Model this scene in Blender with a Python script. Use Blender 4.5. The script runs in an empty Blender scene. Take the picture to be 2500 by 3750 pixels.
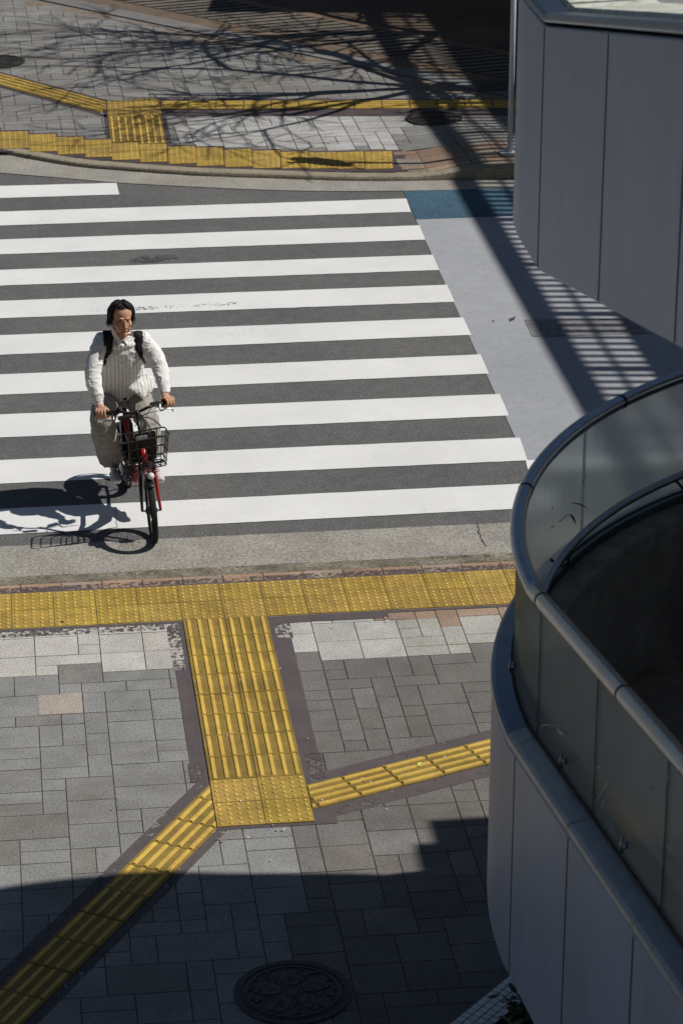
import bpy, bmesh, math, random
import numpy as np
from mathutils import Vector, Matrix, noise
from mathutils.bvhtree import BVHTree

random.seed(7)
R = math.radians
SC = bpy.context.scene
COL = SC.collection

# ------------------------------------------------------------------ camera
CF, CYAW, CPITCH, CROLL = 10304.12, -0.122502210, 0.398954484, 0.00137300822
CAM = np.array([-1.09546697, -18.0827891, 8.46621446])
_cy, _sy = math.cos(CYAW), math.sin(CYAW)
FWD = np.array([-_sy*math.cos(CPITCH), _cy*math.cos(CPITCH), -math.sin(CPITCH)])
_r0 = np.array([_cy, _sy, 0.0]); _u0 = np.cross(_r0, FWD)
RGT = _r0*math.cos(CROLL)+_u0*math.sin(CROLL)
UPV = -_r0*math.sin(CROLL)+_u0*math.cos(CROLL)
cd = bpy.data.cameras.new("camera"); cam = bpy.data.objects.new("camera", cd); COL.objects.link(cam)
cam.matrix_world = Matrix(((RGT[0], UPV[0], -FWD[0], CAM[0]), (RGT[1], UPV[1], -FWD[1], CAM[1]),
                           (RGT[2], UPV[2], -FWD[2], CAM[2]), (0, 0, 0, 1)))
cd.sensor_fit = 'VERTICAL'; cd.sensor_height = 36.0; cd.lens = CF/3750*36.0
cd.clip_start = 0.5; cd.clip_end = 2000
cd.dof.use_dof = True; cd.dof.focus_distance = 21.4; cd.dof.aperture_fstop = 6.3
SC.camera = cam

# ------------------------------------------------------------------ light
SV = Vector((0.80, -0.10, 1.0)).normalized()          # towards the sun
SUN_EL = math.asin(SV.z); SUN_AZ = math.atan2(SV.x, SV.y)
w = bpy.data.worlds.new("World"); SC.world = w; w.use_nodes = True
nt = w.node_tree; nt.nodes.clear()
sky = nt.nodes.new('ShaderNodeTexSky'); sky.sky_type = 'NISHITA'; sky.sun_disc = False
sky.sun_elevation = SUN_EL; sky.sun_rotation = SUN_AZ; sky.air_density = 1.0; sky.dust_density = 0.6
bg = nt.nodes.new('ShaderNodeBackground'); bg.inputs['Strength'].default_value = 0.038
wo = nt.nodes.new('ShaderNodeOutputWorld')
nt.links.new(sky.outputs[0], bg.inputs[0]); nt.links.new(bg.outputs[0], wo.inputs[0])
sl = bpy.data.lights.new("sun", 'SUN'); sl.energy = 3.85; sl.angle = R(0.53); sl.color = (1.0, 0.965, 0.91)
sun = bpy.data.objects.new("sun", sl); COL.objects.link(sun)
sun.rotation_euler = SV.to_track_quat('Z', 'Y').to_euler(); sun.location = (30, -5, 40)
SC.view_settings.view_transform = 'Standard'; SC.view_settings.look = 'None'
SC.view_settings.exposure = 0.0; SC.view_settings.gamma = 1.0
SC.render.engine = 'CYCLES'
try:
    SC.cycles.max_bounces = 8; SC.cycles.transparent_max_bounces = 12; SC.cycles.use_denoising = True
except Exception:
    pass

# ------------------------------------------------------------------ helpers
def G(px, py, z=0.0):
    """point of the plane at height z seen at photo coordinate (px, py), 1568 wide"""
    x, y = px*2500/1568, py*2500/1568
    d = (x-1250)/CF*RGT-(y-1875)/CF*UPV+FWD
    return CAM+(z-CAM[2])/d[2]*d

def sstep(t):
    t = min(1, max(0, t)); return t*t*(3-2*t)

def zfar(x, y):
    return 0.02+0.11*sstep((x-3.3)/0.9)*(1-sstep((y-11.5)/2.2))

def GF(px, py, dz=0.0):
    z = 0.02
    for _ in range(12):
        p = G(px, py, z+dz); z = zfar(p[0], p[1])
    return np.array([p[0], p[1], z+dz])

class MB:
    """collects geometry for ONE mesh object"""
    def __init__(s): s.v = []; s.f = []; s.m = []; s.c = []; s.sm = []
    def face(s, idx, m=0, c=(1, 1, 1), smooth=False):
        s.f.append(tuple(idx)); s.m.append(m); s.c.append(c); s.sm.append(smooth)
    def poly(s, pts, m=0, c=(1, 1, 1)):
        n = len(s.v); s.v += [tuple(p) for p in pts]; s.face(range(n, n+len(pts)), m, c)
    def prism(s, base, top, m=0, c=(1, 1, 1), bottom=False, mtop=None):
        n = len(s.v); k = len(base); s.v += [tuple(p) for p in base]+[tuple(p) for p in top]
        s.face(range(n+k, n+2*k), m if mtop is None else mtop, c)
        for i in range(k):
            j = (i+1) % k; s.face((n+i, n+j, n+k+j, n+k+i), m, c)
        if bottom: s.face(range(n+k-1, n-1, -1), m, c)
    def box(s, c0, ax, ay, az, m=0, c=(1, 1, 1)):
        c0 = np.array(c0, float); ax = np.array(ax, float); ay = np.array(ay, float); az = np.array(az, float)
        b = [c0-ax-ay-az, c0+ax-ay-az, c0+ax+ay-az, c0-ax+ay-az]
        s.prism(b, [p+2*az for p in b], m, c, True)
    def bevelbox(s, c0, ax, ay, az, bv=0.15, m=0, c=(1, 1, 1)):
        c0 = np.array(c0, float); ax = np.array(ax, float); ay = np.array(ay, float); az = np.array(az, float)
        k = 1-bv
        rings = []
        for t, q in ((-1, k), (-k, 1), (k, 1), (1, k)):
            r = [(-k, -1), (k, -1), (1, -k), (1, k), (k, 1), (-k, 1), (-1, k), (-1, -k)]
            rings.append([c0+ax*a*q+ay*b*q+az*t for a, b in r])
        s.loft(rings, m, c, False, True)
    def loft(s, rings, m=0, c=(1, 1, 1), smooth=True, caps=True, closed=False):
        n = len(s.v); k = len(rings[0])
        for r in rings: s.v += [tuple(p) for p in r]
        L = len(rings)
        for i in range(L if closed else L-1):
            i2 = (i+1) % L
            for j in range(k):
                j2 = (j+1) % k
                s.face((n+i*k+j, n+i*k+j2, n+i2*k+j2, n+i2*k+j), m, c, smooth)
        if caps and not closed:
            s.face(range(n+k-1, n-1, -1), m, c); s.face(range(n+(L-1)*k, n+L*k), m, c)
    def tube(s, pts, r, sides=8, m=0, c=(1, 1, 1), closed=False, caps=True, flat=None, up=None):
        """sweep; r number or list; flat = list of second radii"""
        P = [np.array(p, float) for p in pts]; n = len(P)
        if not hasattr(r, '__len__'): r = [r]*n
        f2 = r if flat is None else (flat if hasattr(flat, '__len__') else [flat]*n)
        T = []
        for i in range(n):
            if closed: t = P[(i+1) % n]-P[i-1]
            else: t = P[min(i+1, n-1)]-P[max(i-1, 0)]
            L = np.linalg.norm(t); T.append(t/L if L > 1e-9 else np.array([0, 0, 1.0]))
        if up is not None: a = np.array(up, float)
        else:
            a = np.array([0, 0, 1.0]) if abs(T[0][2]) < 0.9 else np.array([1.0, 0, 0])
        rings = []
        for i in range(n):
            t = T[i]; a2 = a-t*np.dot(a, t)
            if np.linalg.norm(a2) < 1e-6: a2 = np.array([1.0, 0, 0])-t*t[0]
            a2 /= np.linalg.norm(a2); b = np.cross(t, a2)
            if up is None: a = a2
            rings.append([P[i]+a2*math.cos(2*math.pi*k/sides)*f2[i]+b*math.sin(2*math.pi*k/sides)*r[i] for k in range(sides)])
        s.loft(rings, m, c, True, caps, closed)
    def sphere(s, c0, rx, ry=None, rz=None, seg=16, rg=10, m=0, c=(1, 1, 1), M=None):
        ry = rx if ry is None else ry; rz = rx if rz is None else rz
        c0 = np.array(c0, float); rings = []
        for i in range(rg+1):
            a = math.pi*(i/rg); a = min(max(a, 0.02), math.pi-0.02)
            ring = []
            for k in range(seg):
                b = 2*math.pi*k/seg
                p = np.array([rx*math.sin(a)*math.cos(b), ry*math.sin(a)*math.sin(b), -rz*math.cos(a)])
                if M is not None: p = M @ p
                ring.append(c0+p)
            rings.append(ring)
        s.loft(rings, m, c, True, True)
    def build(s, name, mats, parent=None, xf=None):
        me = bpy.data.meshes.new(name)
        v = s.v
        if xf is not None: v = [tuple(xf @ Vector(p)) for p in v]
        me.from_pydata(v, [], s.f)
        for mt in (mats if isinstance(mats, (list, tuple)) else [mats]): me.materials.append(mt)
        me.polygons.foreach_set('material_index', s.m)
        me.polygons.foreach_set('use_smooth', s.sm)
        at = me.attributes.new('tint', 'FLOAT_COLOR', 'FACE')
        at.data.foreach_set('color', np.array([(a[0], a[1], a[2], 1) for a in s.c], dtype=np.float32).ravel())
        bm = bmesh.new(); bm.from_mesh(me); bmesh.ops.recalc_face_normals(bm, faces=bm.faces[:]); bm.to_mesh(me); bm.free()
        o = bpy.data.objects.new(name, me); COL.objects.link(o)
        if parent is not None: o.parent = parent
        return o

def curve(P, n_=6):
    P = [np.array(p) for p in P]; out = []
    for i in range(len(P)-1):
        p0 = P[max(i-1, 0)]; p1 = P[i]; p2 = P[i+1]; p3 = P[min(i+2, len(P)-1)]
        for t in np.linspace(0, 1, n_+1)[:-1]:
            out.append(.5*((2*p1)+(-p0+p2)*t+(2*p0-5*p1+4*p2-p3)*t*t+(-p0+3*p1-3*p2+p3)*t**3))
    out.append(P[-1]); return out
curve_ = curve
def sheet(name, pts, mat, kind='structure', sub=None):
    b = MB(); b.poly(pts); o = b.build(name, mat)
    # sheets face up
    me = o.data
    if me.polygons[0].normal.z < 0: me.flip_normals()
    if kind: o['kind'] = kind
    return o

def tag(o, label=None, cat=None, group=None, kind=None):
    if label: o['label'] = label
    if cat: o['category'] = cat
    if group: o['group'] = group
    if kind: o['kind'] = kind
    return o

def empty(name, loc=(0, 0, 0), parent=None):
    o = bpy.data.objects.new(name, None); COL.objects.link(o); o.location = loc; o.empty_display_size = 0.2
    if parent: o.parent = parent
    return o

# ------------------------------------------------------------------ materials
class NT:
    def __init__(s, name):
        s.mat = bpy.data.materials.new(name); s.mat.use_nodes = True
        s.t = s.mat.node_tree; s.b = s.t.nodes['Principled BSDF']; s.out = s.t.nodes['Material Output']
        s.tc = None
    def n(s, typ, **kw):
        x = s.t.nodes.new(typ)
        for k, v in kw.items():
            if k == 'inp':
                for kk, vv in v.items(): s.set(x, kk, vv)
            else: setattr(x, k, v)
        return x
    def set(s, node, key, v):
        sk = node.inputs[key]
        if isinstance(v, bpy.types.NodeSocket): s.t.links.new(v, sk)
        elif isinstance(v, bpy.types.Node): s.t.links.new(v.outputs[0], sk)
        else: sk.default_value = v
    def coord(s):
        if s.tc is None: s.tc = s.n('ShaderNodeNewGeometry').outputs['Position']
        return s.tc
    def noise(s, scale, detail=4, rough=0.6, vec=None, dist=0.0):
        return s.n('ShaderNodeTexNoise', inp={'Vector': vec or s.coord(), 'Scale': scale, 'Detail': detail, 'Roughness': rough, 'Distortion': dist}).outputs['Fac']
    def ramp(s, fac, stops, interp='LINEAR'):
        r = s.n('ShaderNodeValToRGB'); r.color_ramp.interpolation = interp
        e = r.color_ramp.elements
        while len(e) < len(stops): e.new(0.5)
        for i, (p, c) in enumerate(stops):
            e[i].position = p; e[i].color = (c, c, c, 1) if not hasattr(c, '__len__') else (c[0], c[1], c[2], 1)
        s.t.links.new(fac, r.inputs[0]); return r.outputs[0]
    def mix(s, fac, a, b, mode='MIX'):
        m = s.n('ShaderNodeMix', data_type='RGBA', blend_type=mode)
        for k, v in ((0, fac), (6, a), (7, b)):
            sk = m.inputs[k]
            if isinstance(v, bpy.types.NodeSocket): s.t.links.new(v, sk)
            elif hasattr(v, '__len__'): sk.default_value = (v[0], v[1], v[2], 1)
            else: sk.default_value = v
        return m.outputs[2]
    def math(s, op, a, b=0.0, c=None):
        m = s.n('ShaderNodeMath', operation=op)
        for i, v in enumerate((a, b) if c is None else (a, b, c)):
            if isinstance(v, bpy.types.NodeSocket): s.t.links.new(v, m.inputs[i])
            else: m.inputs[i].default_value = v
        return m.outputs[0]
    def attr(s, name='tint'): return s.n('ShaderNodeAttribute', attribute_name=name).outputs['Color']
    def color(s, c):
        if isinstance(c, bpy.types.NodeSocket): s.t.links.new(c, s.b.inputs['Base Color'])
        else: s.b.inputs['Base Color'].default_value = (c[0], c[1], c[2], 1)
    def bump(s, h, strength=0.4, dist=0.005):
        b = s.n('ShaderNodeBump', inp={'Height': h, 'Strength': strength, 'Distance': dist})
        s.t.links.new(b.outputs[0], s.b.inputs['Normal'])
    def p(s, rough=0.8, metal=0.0, spec=0.3):
        s.b.inputs['Roughness'].default_value = rough; s.b.inputs['Metallic'].default_value = metal
        s.b.inputs['Specular IOR Level'].default_value = spec

def plain(name, c, rough=0.6, metal=0.0, spec=0.4, var=0.12, scale=6.0, bump=0.0, bscale=60):
    k = NT(name); n = k.noise(scale, 5)
    lo = tuple(x*(1-var) for x in c); hi = tuple(min(1, x*(1+var)) for x in c)
    k.color(k.ramp(n, [(0.3, lo), (0.7, hi)])); k.p(rough, metal, spec)
    if bump: k.bump(k.noise(bscale, 3), bump, 0.003)
    return k.mat

def m_asphalt():
    k = NT('asphalt'); k.p(0.85, 0, 0.25)
    f = k.noise(70, 4, 0.8); big = k.noise(0.55, 5); med = k.noise(9, 4)
    base = k.ramp(f, [(0.28, .045), (0.5, .115), (0.60, .175), (0.70, .40)])
    tone = k.ramp(big, [(0.3, (.86, .86, .87)), (0.7, (1.16, 1.14, 1.10))])
    tone2 = k.ramp(med, [(0.3, .88), (0.7, 1.1)])
    c = k.mix(1.0, base, tone, 'MULTIPLY'); c = k.mix(1.0, c, tone2, 'MULTIPLY')
    vor = k.n('ShaderNodeTexVoronoi', inp={'Vector': k.coord(), 'Scale': 55.0})
    sp = k.ramp(vor.outputs['Distance'], [(0.10, 1), (0.17, 0)])
    keep = k.ramp(vor.outputs['Color'], [(0.80, 0), (0.84, 1)])
    c = k.mix(k.math('MULTIPLY', sp, keep), c, (.36, .35, .33)); k.color(c)
    k.bump(f, 0.6, 0.004); return k.mat

def m_lightroad():
    k = NT('light_road_surface'); k.p(0.8, 0, 0.25)
    f = k.noise(120, 2, 0.7); big = k.noise(0.7, 6, 0.6); med = k.noise(5, 4)
    c = k.ramp(big, [(0.3, (.33, .345, .375)), (0.55, (.375, .385, .405)), (0.75, (.42, .43, .445))])
    c = k.mix(1.0, c, k.ramp(f, [(0.3, .82), (0.7, 1.10)]), 'MULTIPLY'); c = k.mix(1.0, c, k.ramp(k.noise(14, 5, .7), [(0.3, .90), (0.7, 1.05)]), 'MULTIPLY')
    vor = k.n('ShaderNodeTexVoronoi', inp={'Vector': k.coord(), 'Scale': 24.0})
    pit = k.ramp(vor.outputs['Distance'], [(0.08, 1), (0.16, 0)])
    keep = k.math('MULTIPLY', k.ramp(vor.outputs['Color'], [(0.62, 0), (0.68, 1)]), k.ramp(med, [(0.42, 0), (0.6, 1)]))
    c = k.mix(k.math('MULTIPLY', pit, keep), c, (.07, .07, .075)); k.color(c); k.bump(f, 0.3, 0.003); return k.mat

def m_blue():
    k = NT('blue_road_coating'); k.p(0.8, 0, 0.3)
    f = k.noise(95, 2, 0.7); big = k.noise(1.4, 4)
    c = k.ramp(f, [(0.3, (.020, .042, .060)), (0.5, (.046, .106, .160)), (0.68, (.11, .185, .235))])
    c = k.mix(1.0, c, k.ramp(big, [(0.3, .82), (0.7, 1.15)]), 'MULTIPLY'); k.color(c); k.bump(f, 0.6, 0.004); return k.mat

def m_gutter(name='gutter_concrete', tint=(1, 1, 1)):
    k = NT(name); k.p(0.9, 0, 0.2)
    f = k.noise(46, 4, 0.8); big = k.noise(2.2, 5, 0.65)
    c = k.ramp(f, [(0.30, tuple(.09*t for t in tint)), (0.43, (.27*tint[0], .255*tint[1], .225*tint[2])), (0.58, (.39*tint[0], .37*tint[1], .335*tint[2])), (0.72, (.58*tint[0], .56*tint[1], .52*tint[2]))])
    c = k.mix(1.0, c, k.ramp(big, [(0.3, (.80, .79, .77)), (0.7, (1.12, 1.12, 1.10))]), 'MULTIPLY'); k.color(c)
    k.bump(f, 0.6, 0.005); return k.mat

def m_kerb():
    k = NT('old_kerb_concrete'); k.p(0.92, 0, 0.15)
    f = k.noise(38, 5, 0.75); big = k.noise(3.5, 5, 0.7); fine = k.noise(140, 2)
    c = k.ramp(big, [(0.3, (.14, .12, .085)), (0.5, (.27, .24, .185)), (0.7, (.40, .365, .30))])
    c = k.mix(1.0, c, k.ramp(f, [(0.35, .35), (0.55, 1.0), (0.7, 1.2)]), 'MULTIPLY')
    c = k.mix(1.0, c, k.ramp(fine, [(0.3, .75), (0.7, 1.15)]), 'MULTIPLY'); k.color(c); k.bump(f, 0.9, 0.012); return k.mat

def m_slab(name='granite_paving', fl=0.62, scale=72):
    k = NT(name); k.p(0.78, 0, 0.3)
    t = k.attr(); f = k.noise(scale, 3, 0.72); med = k.noise(3.2, 5, 0.65); st = k.noise(0.7, 6, 0.7, dist=0.8)
    c = k.mix(1.0, t, k.ramp(f, [(0.30, 1-fl*1.2), (0.46, .93), (0.66, 1.12)]), 'MULTIPLY')
    c = k.mix(1.0, c, k.ramp(med, [(0.3, .84), (0.7, 1.12)]), 'MULTIPLY')
    c = k.mix(1.0, c, k.ramp(st, [(0.32, (.80, .78, .75)), (0.62, (1.06, 1.06, 1.06))]), 'MULTIPLY')
    k.color(c); k.bump(f, 0.35, 0.003); return k.mat

def m_yellow(name, a, b, d):
    k = NT(name); k.p(0.62, 0, 0.4)
    t = k.attr(); n1 = k.noise(7, 5, 0.7); n2 = k.noise(55, 3, 0.7); st = k.noise(1.3, 6, 0.7, dist=0.5)
    c = k.ramp(n1, [(0.28, d), (0.48, a), (0.7, b)])
    c = k.mix(1.0, c, t, 'MULTIPLY')
    c = k.mix(1.0, c, k.ramp(n2, [(0.3, .84), (0.7, 1.1)]), 'MULTIPLY')
    c = k.mix(1.0, c, k.ramp(st, [(0.3, (.72, .70, .72)), (0.6, (1.05, 1.05, 1.05))]), 'MULTIPLY')
    k.color(c); k.bump(n2, 0.2, 0.002); return k.mat

def m_paint(name, c, wear, grain=22, rough=0.7):
    k = NT(name); k.p(rough, 0, 0.3)
    n1 = k.noise(grain, 6, 0.72); n2 = k.noise(2.5, 4, 0.6); f = k.noise(70, 2)
    k.color(k.mix(1.0, k.ramp(k.noise(5, 4), [(0.3, tuple(x*.86 for x in c)), (0.7, tuple(x*1.12 for x in c))]), k.ramp(f, [(0.3, .9), (0.7, 1.08)]), 'MULTIPLY'))
    s_ = k.math('ADD', k.math('MULTIPLY', n1, 0.7), k.math('MULTIPLY', n2, 0.3))
    a = k.ramp(s_, [(max(0, wear-0.035), 0), (wear+0.02, .96)])
    k.t.links.new(a, k.b.inputs['Alpha']); return k.mat

def m_white():
    k = NT('white_road_paint'); k.p(0.7, 0, 0.3)
    n1 = k.noise(1.2, 5, 0.6); f = k.noise(60, 3, 0.7)
    mp = k.n('ShaderNodeMapping', inp={'Vector': k.coord(), 'Scale': (1.0, 9.0, 1.0)})
    sc = k.noise(2.2, 7, 0.8, vec=mp.outputs[0])
    c = k.ramp(n1, [(0.3, (.70, .70, .69)), (0.7, (.80, .80, .785))])
    c = k.mix(1.0, c, k.ramp(f, [(0.25, .92), (0.6, 1.02)]), 'MULTIPLY')
    scf = k.noise(30, 4, 0.75)
    m = k.math('MULTIPLY', k.ramp(sc, [(0.60, 0), (0.70, 1)]), k.ramp(scf, [(0.50, 0), (0.60, 1)]))
    c = k.mix(k.math('MULTIPLY', m, 0.6), c, (.12, .12, .12))
    n3 = k.noise(2.6, 7, 0.7, dist=1.5)
    crack = k.math('MULTIPLY', k.ramp(k.math('ABSOLUTE', k.math('SUBTRACT', n3, 0.5)), [(0.0, 1), (0.006, 0)]), k.ramp(k.noise(0.9, 3), [(0.60, 0), (0.64, 1)]))
    c = k.mix(k.math('MULTIPLY', crack, 0.55), c, (.16, .155, .15)); k.color(c)
    k.bump(f, 0.15, 0.002); return k.mat

def m_panel():
    k = NT('painted_panel'); k.p(0.42, 0.0, 0.45)
    mp = k.n('ShaderNodeMapping', inp={'Vector': k.coord(), 'Scale': (1, 1, .12)})
    n = k.noise(5, 5, 0.6, vec=mp.outputs[0]); n2 = k.noise(1.2, 4)
    c = k.ramp(n, [(0.3, (.335, .385, .505)), (0.7, (.375, .43, .555))])
    mp2 = k.n('ShaderNodeMapping', inp={'Vector': k.coord(), 'Scale': (9, 9, .35)})
    c = k.mix(1.0, c, k.ramp(k.noise(3, 6, .7, vec=mp2.outputs[0]), [(0.42, .955), (0.56, 1.0)]), 'MULTIPLY')
    c = k.mix(1.0, c, k.ramp(n2, [(0.3, .90), (0.7, 1.06)]), 'MULTIPLY'); k.color(c); return k.mat

def m_metal(name, c, rough, var=0.25):
    k = NT(name); k.p(rough, 1.0, 0.5)
    n = k.noise(7, 6, 0.7); k.color(k.ramp(n, [(0.3, tuple(x*(1-var) for x in c)), (0.7, c)]))
    r = k.n('ShaderNodeMapRange', inp={'Value': k.noise(16, 5, 0.7), 'To Min': rough*0.8, 'To Max': rough*1.35})
    k.t.links.new(r.outputs[0], k.b.inputs['Roughness']); return k.mat

def m_glass():
    k = NT('frosted_smoky_glass')
    n = k.noise(1.6, 5, 0.65); sm = k.noise(9, 6, 0.75, dist=1.2)
    tr = k.n('ShaderNodeBsdfRefraction', inp={'Color': (.86, .90, .90, 1), 'Roughness': .30, 'IOR': 1.02})
    tl = k.n('ShaderNodeBsdfTranslucent'); df = k.n('ShaderNodeBsdfDiffuse')
    k.t.links.new(k.ramp(n, [(0.3, (.62, .67, .70)), (0.7, (.78, .82, .84))]), tl.inputs[0])
    k.t.links.new(k.ramp(sm, [(0.3, (.03, .04, .045)), (0.62, (.045, .056, .06)), (0.74, (.40, .42, .42))]), df.inputs[0])
    gl = k.n('ShaderNodeBsdfGlossy', inp={'Color': (.9, .95, .95, 1), 'Roughness': 0.12})
    a = k.n('ShaderNodeMixShader', inp={0: 0.13}); k.t.links.new(tl.outputs[0], a.inputs[1]); k.t.links.new(df.outputs[0], a.inputs[2])
    b = k.n('ShaderNodeMixShader', inp={0: 0.46}); k.t.links.new(tr.outputs[0], b.inputs[1]); k.t.links.new(a.outputs[0], b.inputs[2])
    lw = k.n('ShaderNodeLayerWeight', inp={'Blend': 0.22})
    fr = k.math('MULTIPLY', lw.outputs['Fresnel'], 0.13)
    c = k.n('ShaderNodeMixShader'); k.t.links.new(fr, c.inputs[0]); k.t.links.new(b.outputs[0], c.inputs[1]); k.t.links.new(gl.outputs[0], c.inputs[2])
    k.t.links.new(c.outputs[0], k.out.inputs[0]); return k.mat

def m_tint(name, rough=0.7, scale=60, var=0.1, bump=0.0, spec=0.3):
    k = NT(name); k.p(rough, 0, spec)
    f = k.noise(scale, 4, 0.7); k.color(k.mix(1.0, k.attr(), k.ramp(f, [(0.3, 1-var), (0.7, 1+var)]), 'MULTIPLY'))
    if bump: k.bump(f, bump, 0.003)
    return k.mat

M_ASPH = m_asphalt(); M_LROAD = m_lightroad(); M_BLUE = m_blue(); M_GUT = m_gutter(); M_KERB = m_kerb()
M_SLAB = m_slab(); M_JOINT = plain('joint_mortar', (.125, .118, .098), .95, var=.35, scale=30)
M_YB = m_yellow('yellow_tile_base', (.40, .275, .062), (.49, .34, .075), (.28, .20, .055))
M_YR = m_yellow('yellow_tile_relief', (.70, .465, .095), (.77, .53, .11), (.58, .39, .085))
M_GROUT = plain('tile_grout', (.36, .35, .32), .9, var=.3, scale=20)
M_PUR = m_paint('dull_purple_paint', (.112, .092, .094), 0.37)
M_PURW = m_paint('worn_purple_paint', (.105, .085, .086), 0.51, 26)
M_WHITE = m_white()
M_PANEL = m_panel(); M_COPE = m_metal('coping_metal', (.19, .235, .30), .33); M_RAIL = m_metal('brushed_rail_steel', (.34, .385, .46), .24)
M_GLASS = m_glass(); M_DARK = plain('dark_backing', (.018, .018, .02), .8, var=.2)
M_STONE = plain('dark_stone_lining', (.26, .26, .265), .7, var=.3, scale=4)
M_FLOOR = plain('landing_floor_stone', (.30, .30, .305), .8, var=.3, scale=8)
M_IRON = m_tint('cast_iron', .62, 40, .25, .3, .5)
M_BROWN = m_slab('brown_aggregate_paving', .5, 70)
M_CONC = m_gutter('bridge_concrete')

# ------------------------------------------------------------------ ground sheets
sheet('ground', [(-400, -400, -.16), (400, -400, -.16), (400, 400, -.16), (-400, 400, -.16)], plain('ground_concrete', (.16, .155, .145), .9, var=.3, scale=.6))

ZR = -0.030
# far kerb foot (curving), as photo points on the road level
KF = [G(*p, ZR) for p in [(0, 353), (110, 374), (188, 386), (300, 394.5), (439, 404.5), (540, 408), (627, 410.5), (724, 414.5), (861, 417.5), (1027, 414.5), (1171, 412.5)]]
def extend(pts, n0, n1, bend0=0.0):
    pts = [np.array(p[:2]) for p in pts]
    d0 = pts[0]-pts[2]; d0 /= np.linalg.norm(d0); d1 = pts[-1]-pts[-3]; d1 /= np.linalg.norm(d1)
    pre = []; p = pts[0].copy(); a = math.atan2(d0[1], d0[0])
    for i in range(n0):
        p = p+1.0*np.array([math.cos(a), math.sin(a)]); a -= bend0; pre.insert(0, p.copy())
    post = [pts[-1]+np.array([1.0, 0.03])*(i+1)*1.5 for i in range(n1)]
    return pre+pts+post
KF = extend(KF, 8, 20, 0.03)
def smooth(pts, k=2):
    for _ in range(k):
        q = [pts[0]]
        for a, b in zip(pts[:-1], pts[1:]): q += [a*.75+b*.25, a*.25+b*.75]
        q.append(pts[-1]); pts = q
    return pts
KF = smooth(KF)
def offs(pts, d):
    out = []
    for i, p in enumerate(pts):
        t = pts[min(i+1, len(pts)-1)]-pts[max(i-1, 0)]; t = t/np.linalg.norm(t)
        out.append(p+np.array([-t[1], t[0]])*d)
    return out
# far gutter outer edge
GA = [G(*p, ZR)[:2] for p in [(0, 398), (188, 413.5), (271, 421), (439, 430), (627, 438.5), (807, 441), (987, 438.5), (1171, 433.5)]]
GA = smooth(extend([np.array(p) for p in GA], 8, 20, 0.03))

b = MB()   # road sheet
b.poly([(-90, 1.0, ZR), (90, 1.0, ZR), (90, 30, ZR), (-90, 30, ZR)])
road = b.build('road', M_ASPH); road['kind'] = 'structure'
# near gutter
gy = lambda x: 1.555+0.0*x
b = MB(); xs = np.arange(-30, 30.01, .05)
prev = None
for x in xs:
    e = 1.552+.010*noise.noise(Vector((x*9, 0, 3)))+.006*noise.noise(Vector((x*31, 1, 7)))
    cur = ((x, .90, ZR+.004), (x, e, ZR+.004))
    if prev is not None: b.poly([prev[0], cur[0], cur[1], prev[1]])
    prev = cur
near_gutter = b.build('gutter', M_GUT); near_gutter['kind'] = 'structure'
b = MB()
KI = offs(KF, 0.10)
n = len(KF)
ga = np.array(GA)
for i in range(n-1):
    def near(p):
        d = np.hypot(*(ga-p).T); return ga[d.argmin()]
    def footpt(p):   # point of the gutter line with the same x
        return np.array([p[0], np.interp(p[0], ga[:, 0], ga[:, 1])])
    p0, p1 = KI[i], KI[i+1]
    b.poly([(*footpt(p0), ZR+.004), (*footpt(p1), ZR+.004), (*p1, ZR+.004), (*p0, ZR+.004)])
far_gutter = b.build('gutter', M_GUT); far_gutter['kind'] = 'structure'

# coloured road areas right of the crossing
def rx(y): # right end line of the stripes
    return 0
RE = [G(*p, ZR) for p in [(933, 457), (1207, 1060)]]
def edge_x(y):
    a, c = RE; t = (y-c[1])/(a[1]-c[1]); return c[0]+t*(a[0]-c[0])
yb = G(960, 505, ZR)[1]; yl = G(1212, 1058, ZR)[1]
sheet('light_road', [(edge_x(yl), yl, ZR+.004), (30, yl-.5, ZR+.004), (30, yb+.2, ZR+.004), (edge_x(yb), yb, ZR+.004)], M_LROAD)
tp = G(925, 437, ZR)
top = [(x, np.interp(x, ga[:, 0], ga[:, 1])+.02, ZR+.004) for x in np.linspace(30, tp[0], 40)]
b = MB(); b.poly([(edge_x(yb), yb+.004, ZR+.0045), (30, yb+.2, ZR+.0045)]+[(p[0], p[1], ZR+.0045) for p in top])
bl = b.build('blue_road', M_BLUE); bl['kind'] = 'structure'
far_gutter.location.z = .003
sheet('white_line', [(edge_x(yl)-.0, yl-.004, ZR+.006), (edge_x(yl)-.02, yl-.20, ZR+.006), (12, yl-.30, ZR+.006), (12, yl-.06, ZR+.006)], M_WHITE)
sheet('road_patch', [(*G(1203, 736, ZR)[:2], ZR+.008), (*G(1440, 733, ZR)[:2], ZR+.008), (*G(1490, 768, ZR)[:2], ZR+.008), (*G(1222, 775, ZR)[:2], ZR+.008)],
      plain('patch_mortar', (.20, .20, .205), .9, var=.3, scale=14, bump=.3))
for i, pp in enumerate([[(1168, 734), (1184, 728), (1180, 736), (1170, 740)], [(1128, 738), (1133, 737), (1134, 741)]]):
    sheet('road_patch', [(*G(*p, ZR)[:2], ZR+.008) for p in pp], plain('tar_spot', (.06, .06, .06), .8))

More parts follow.
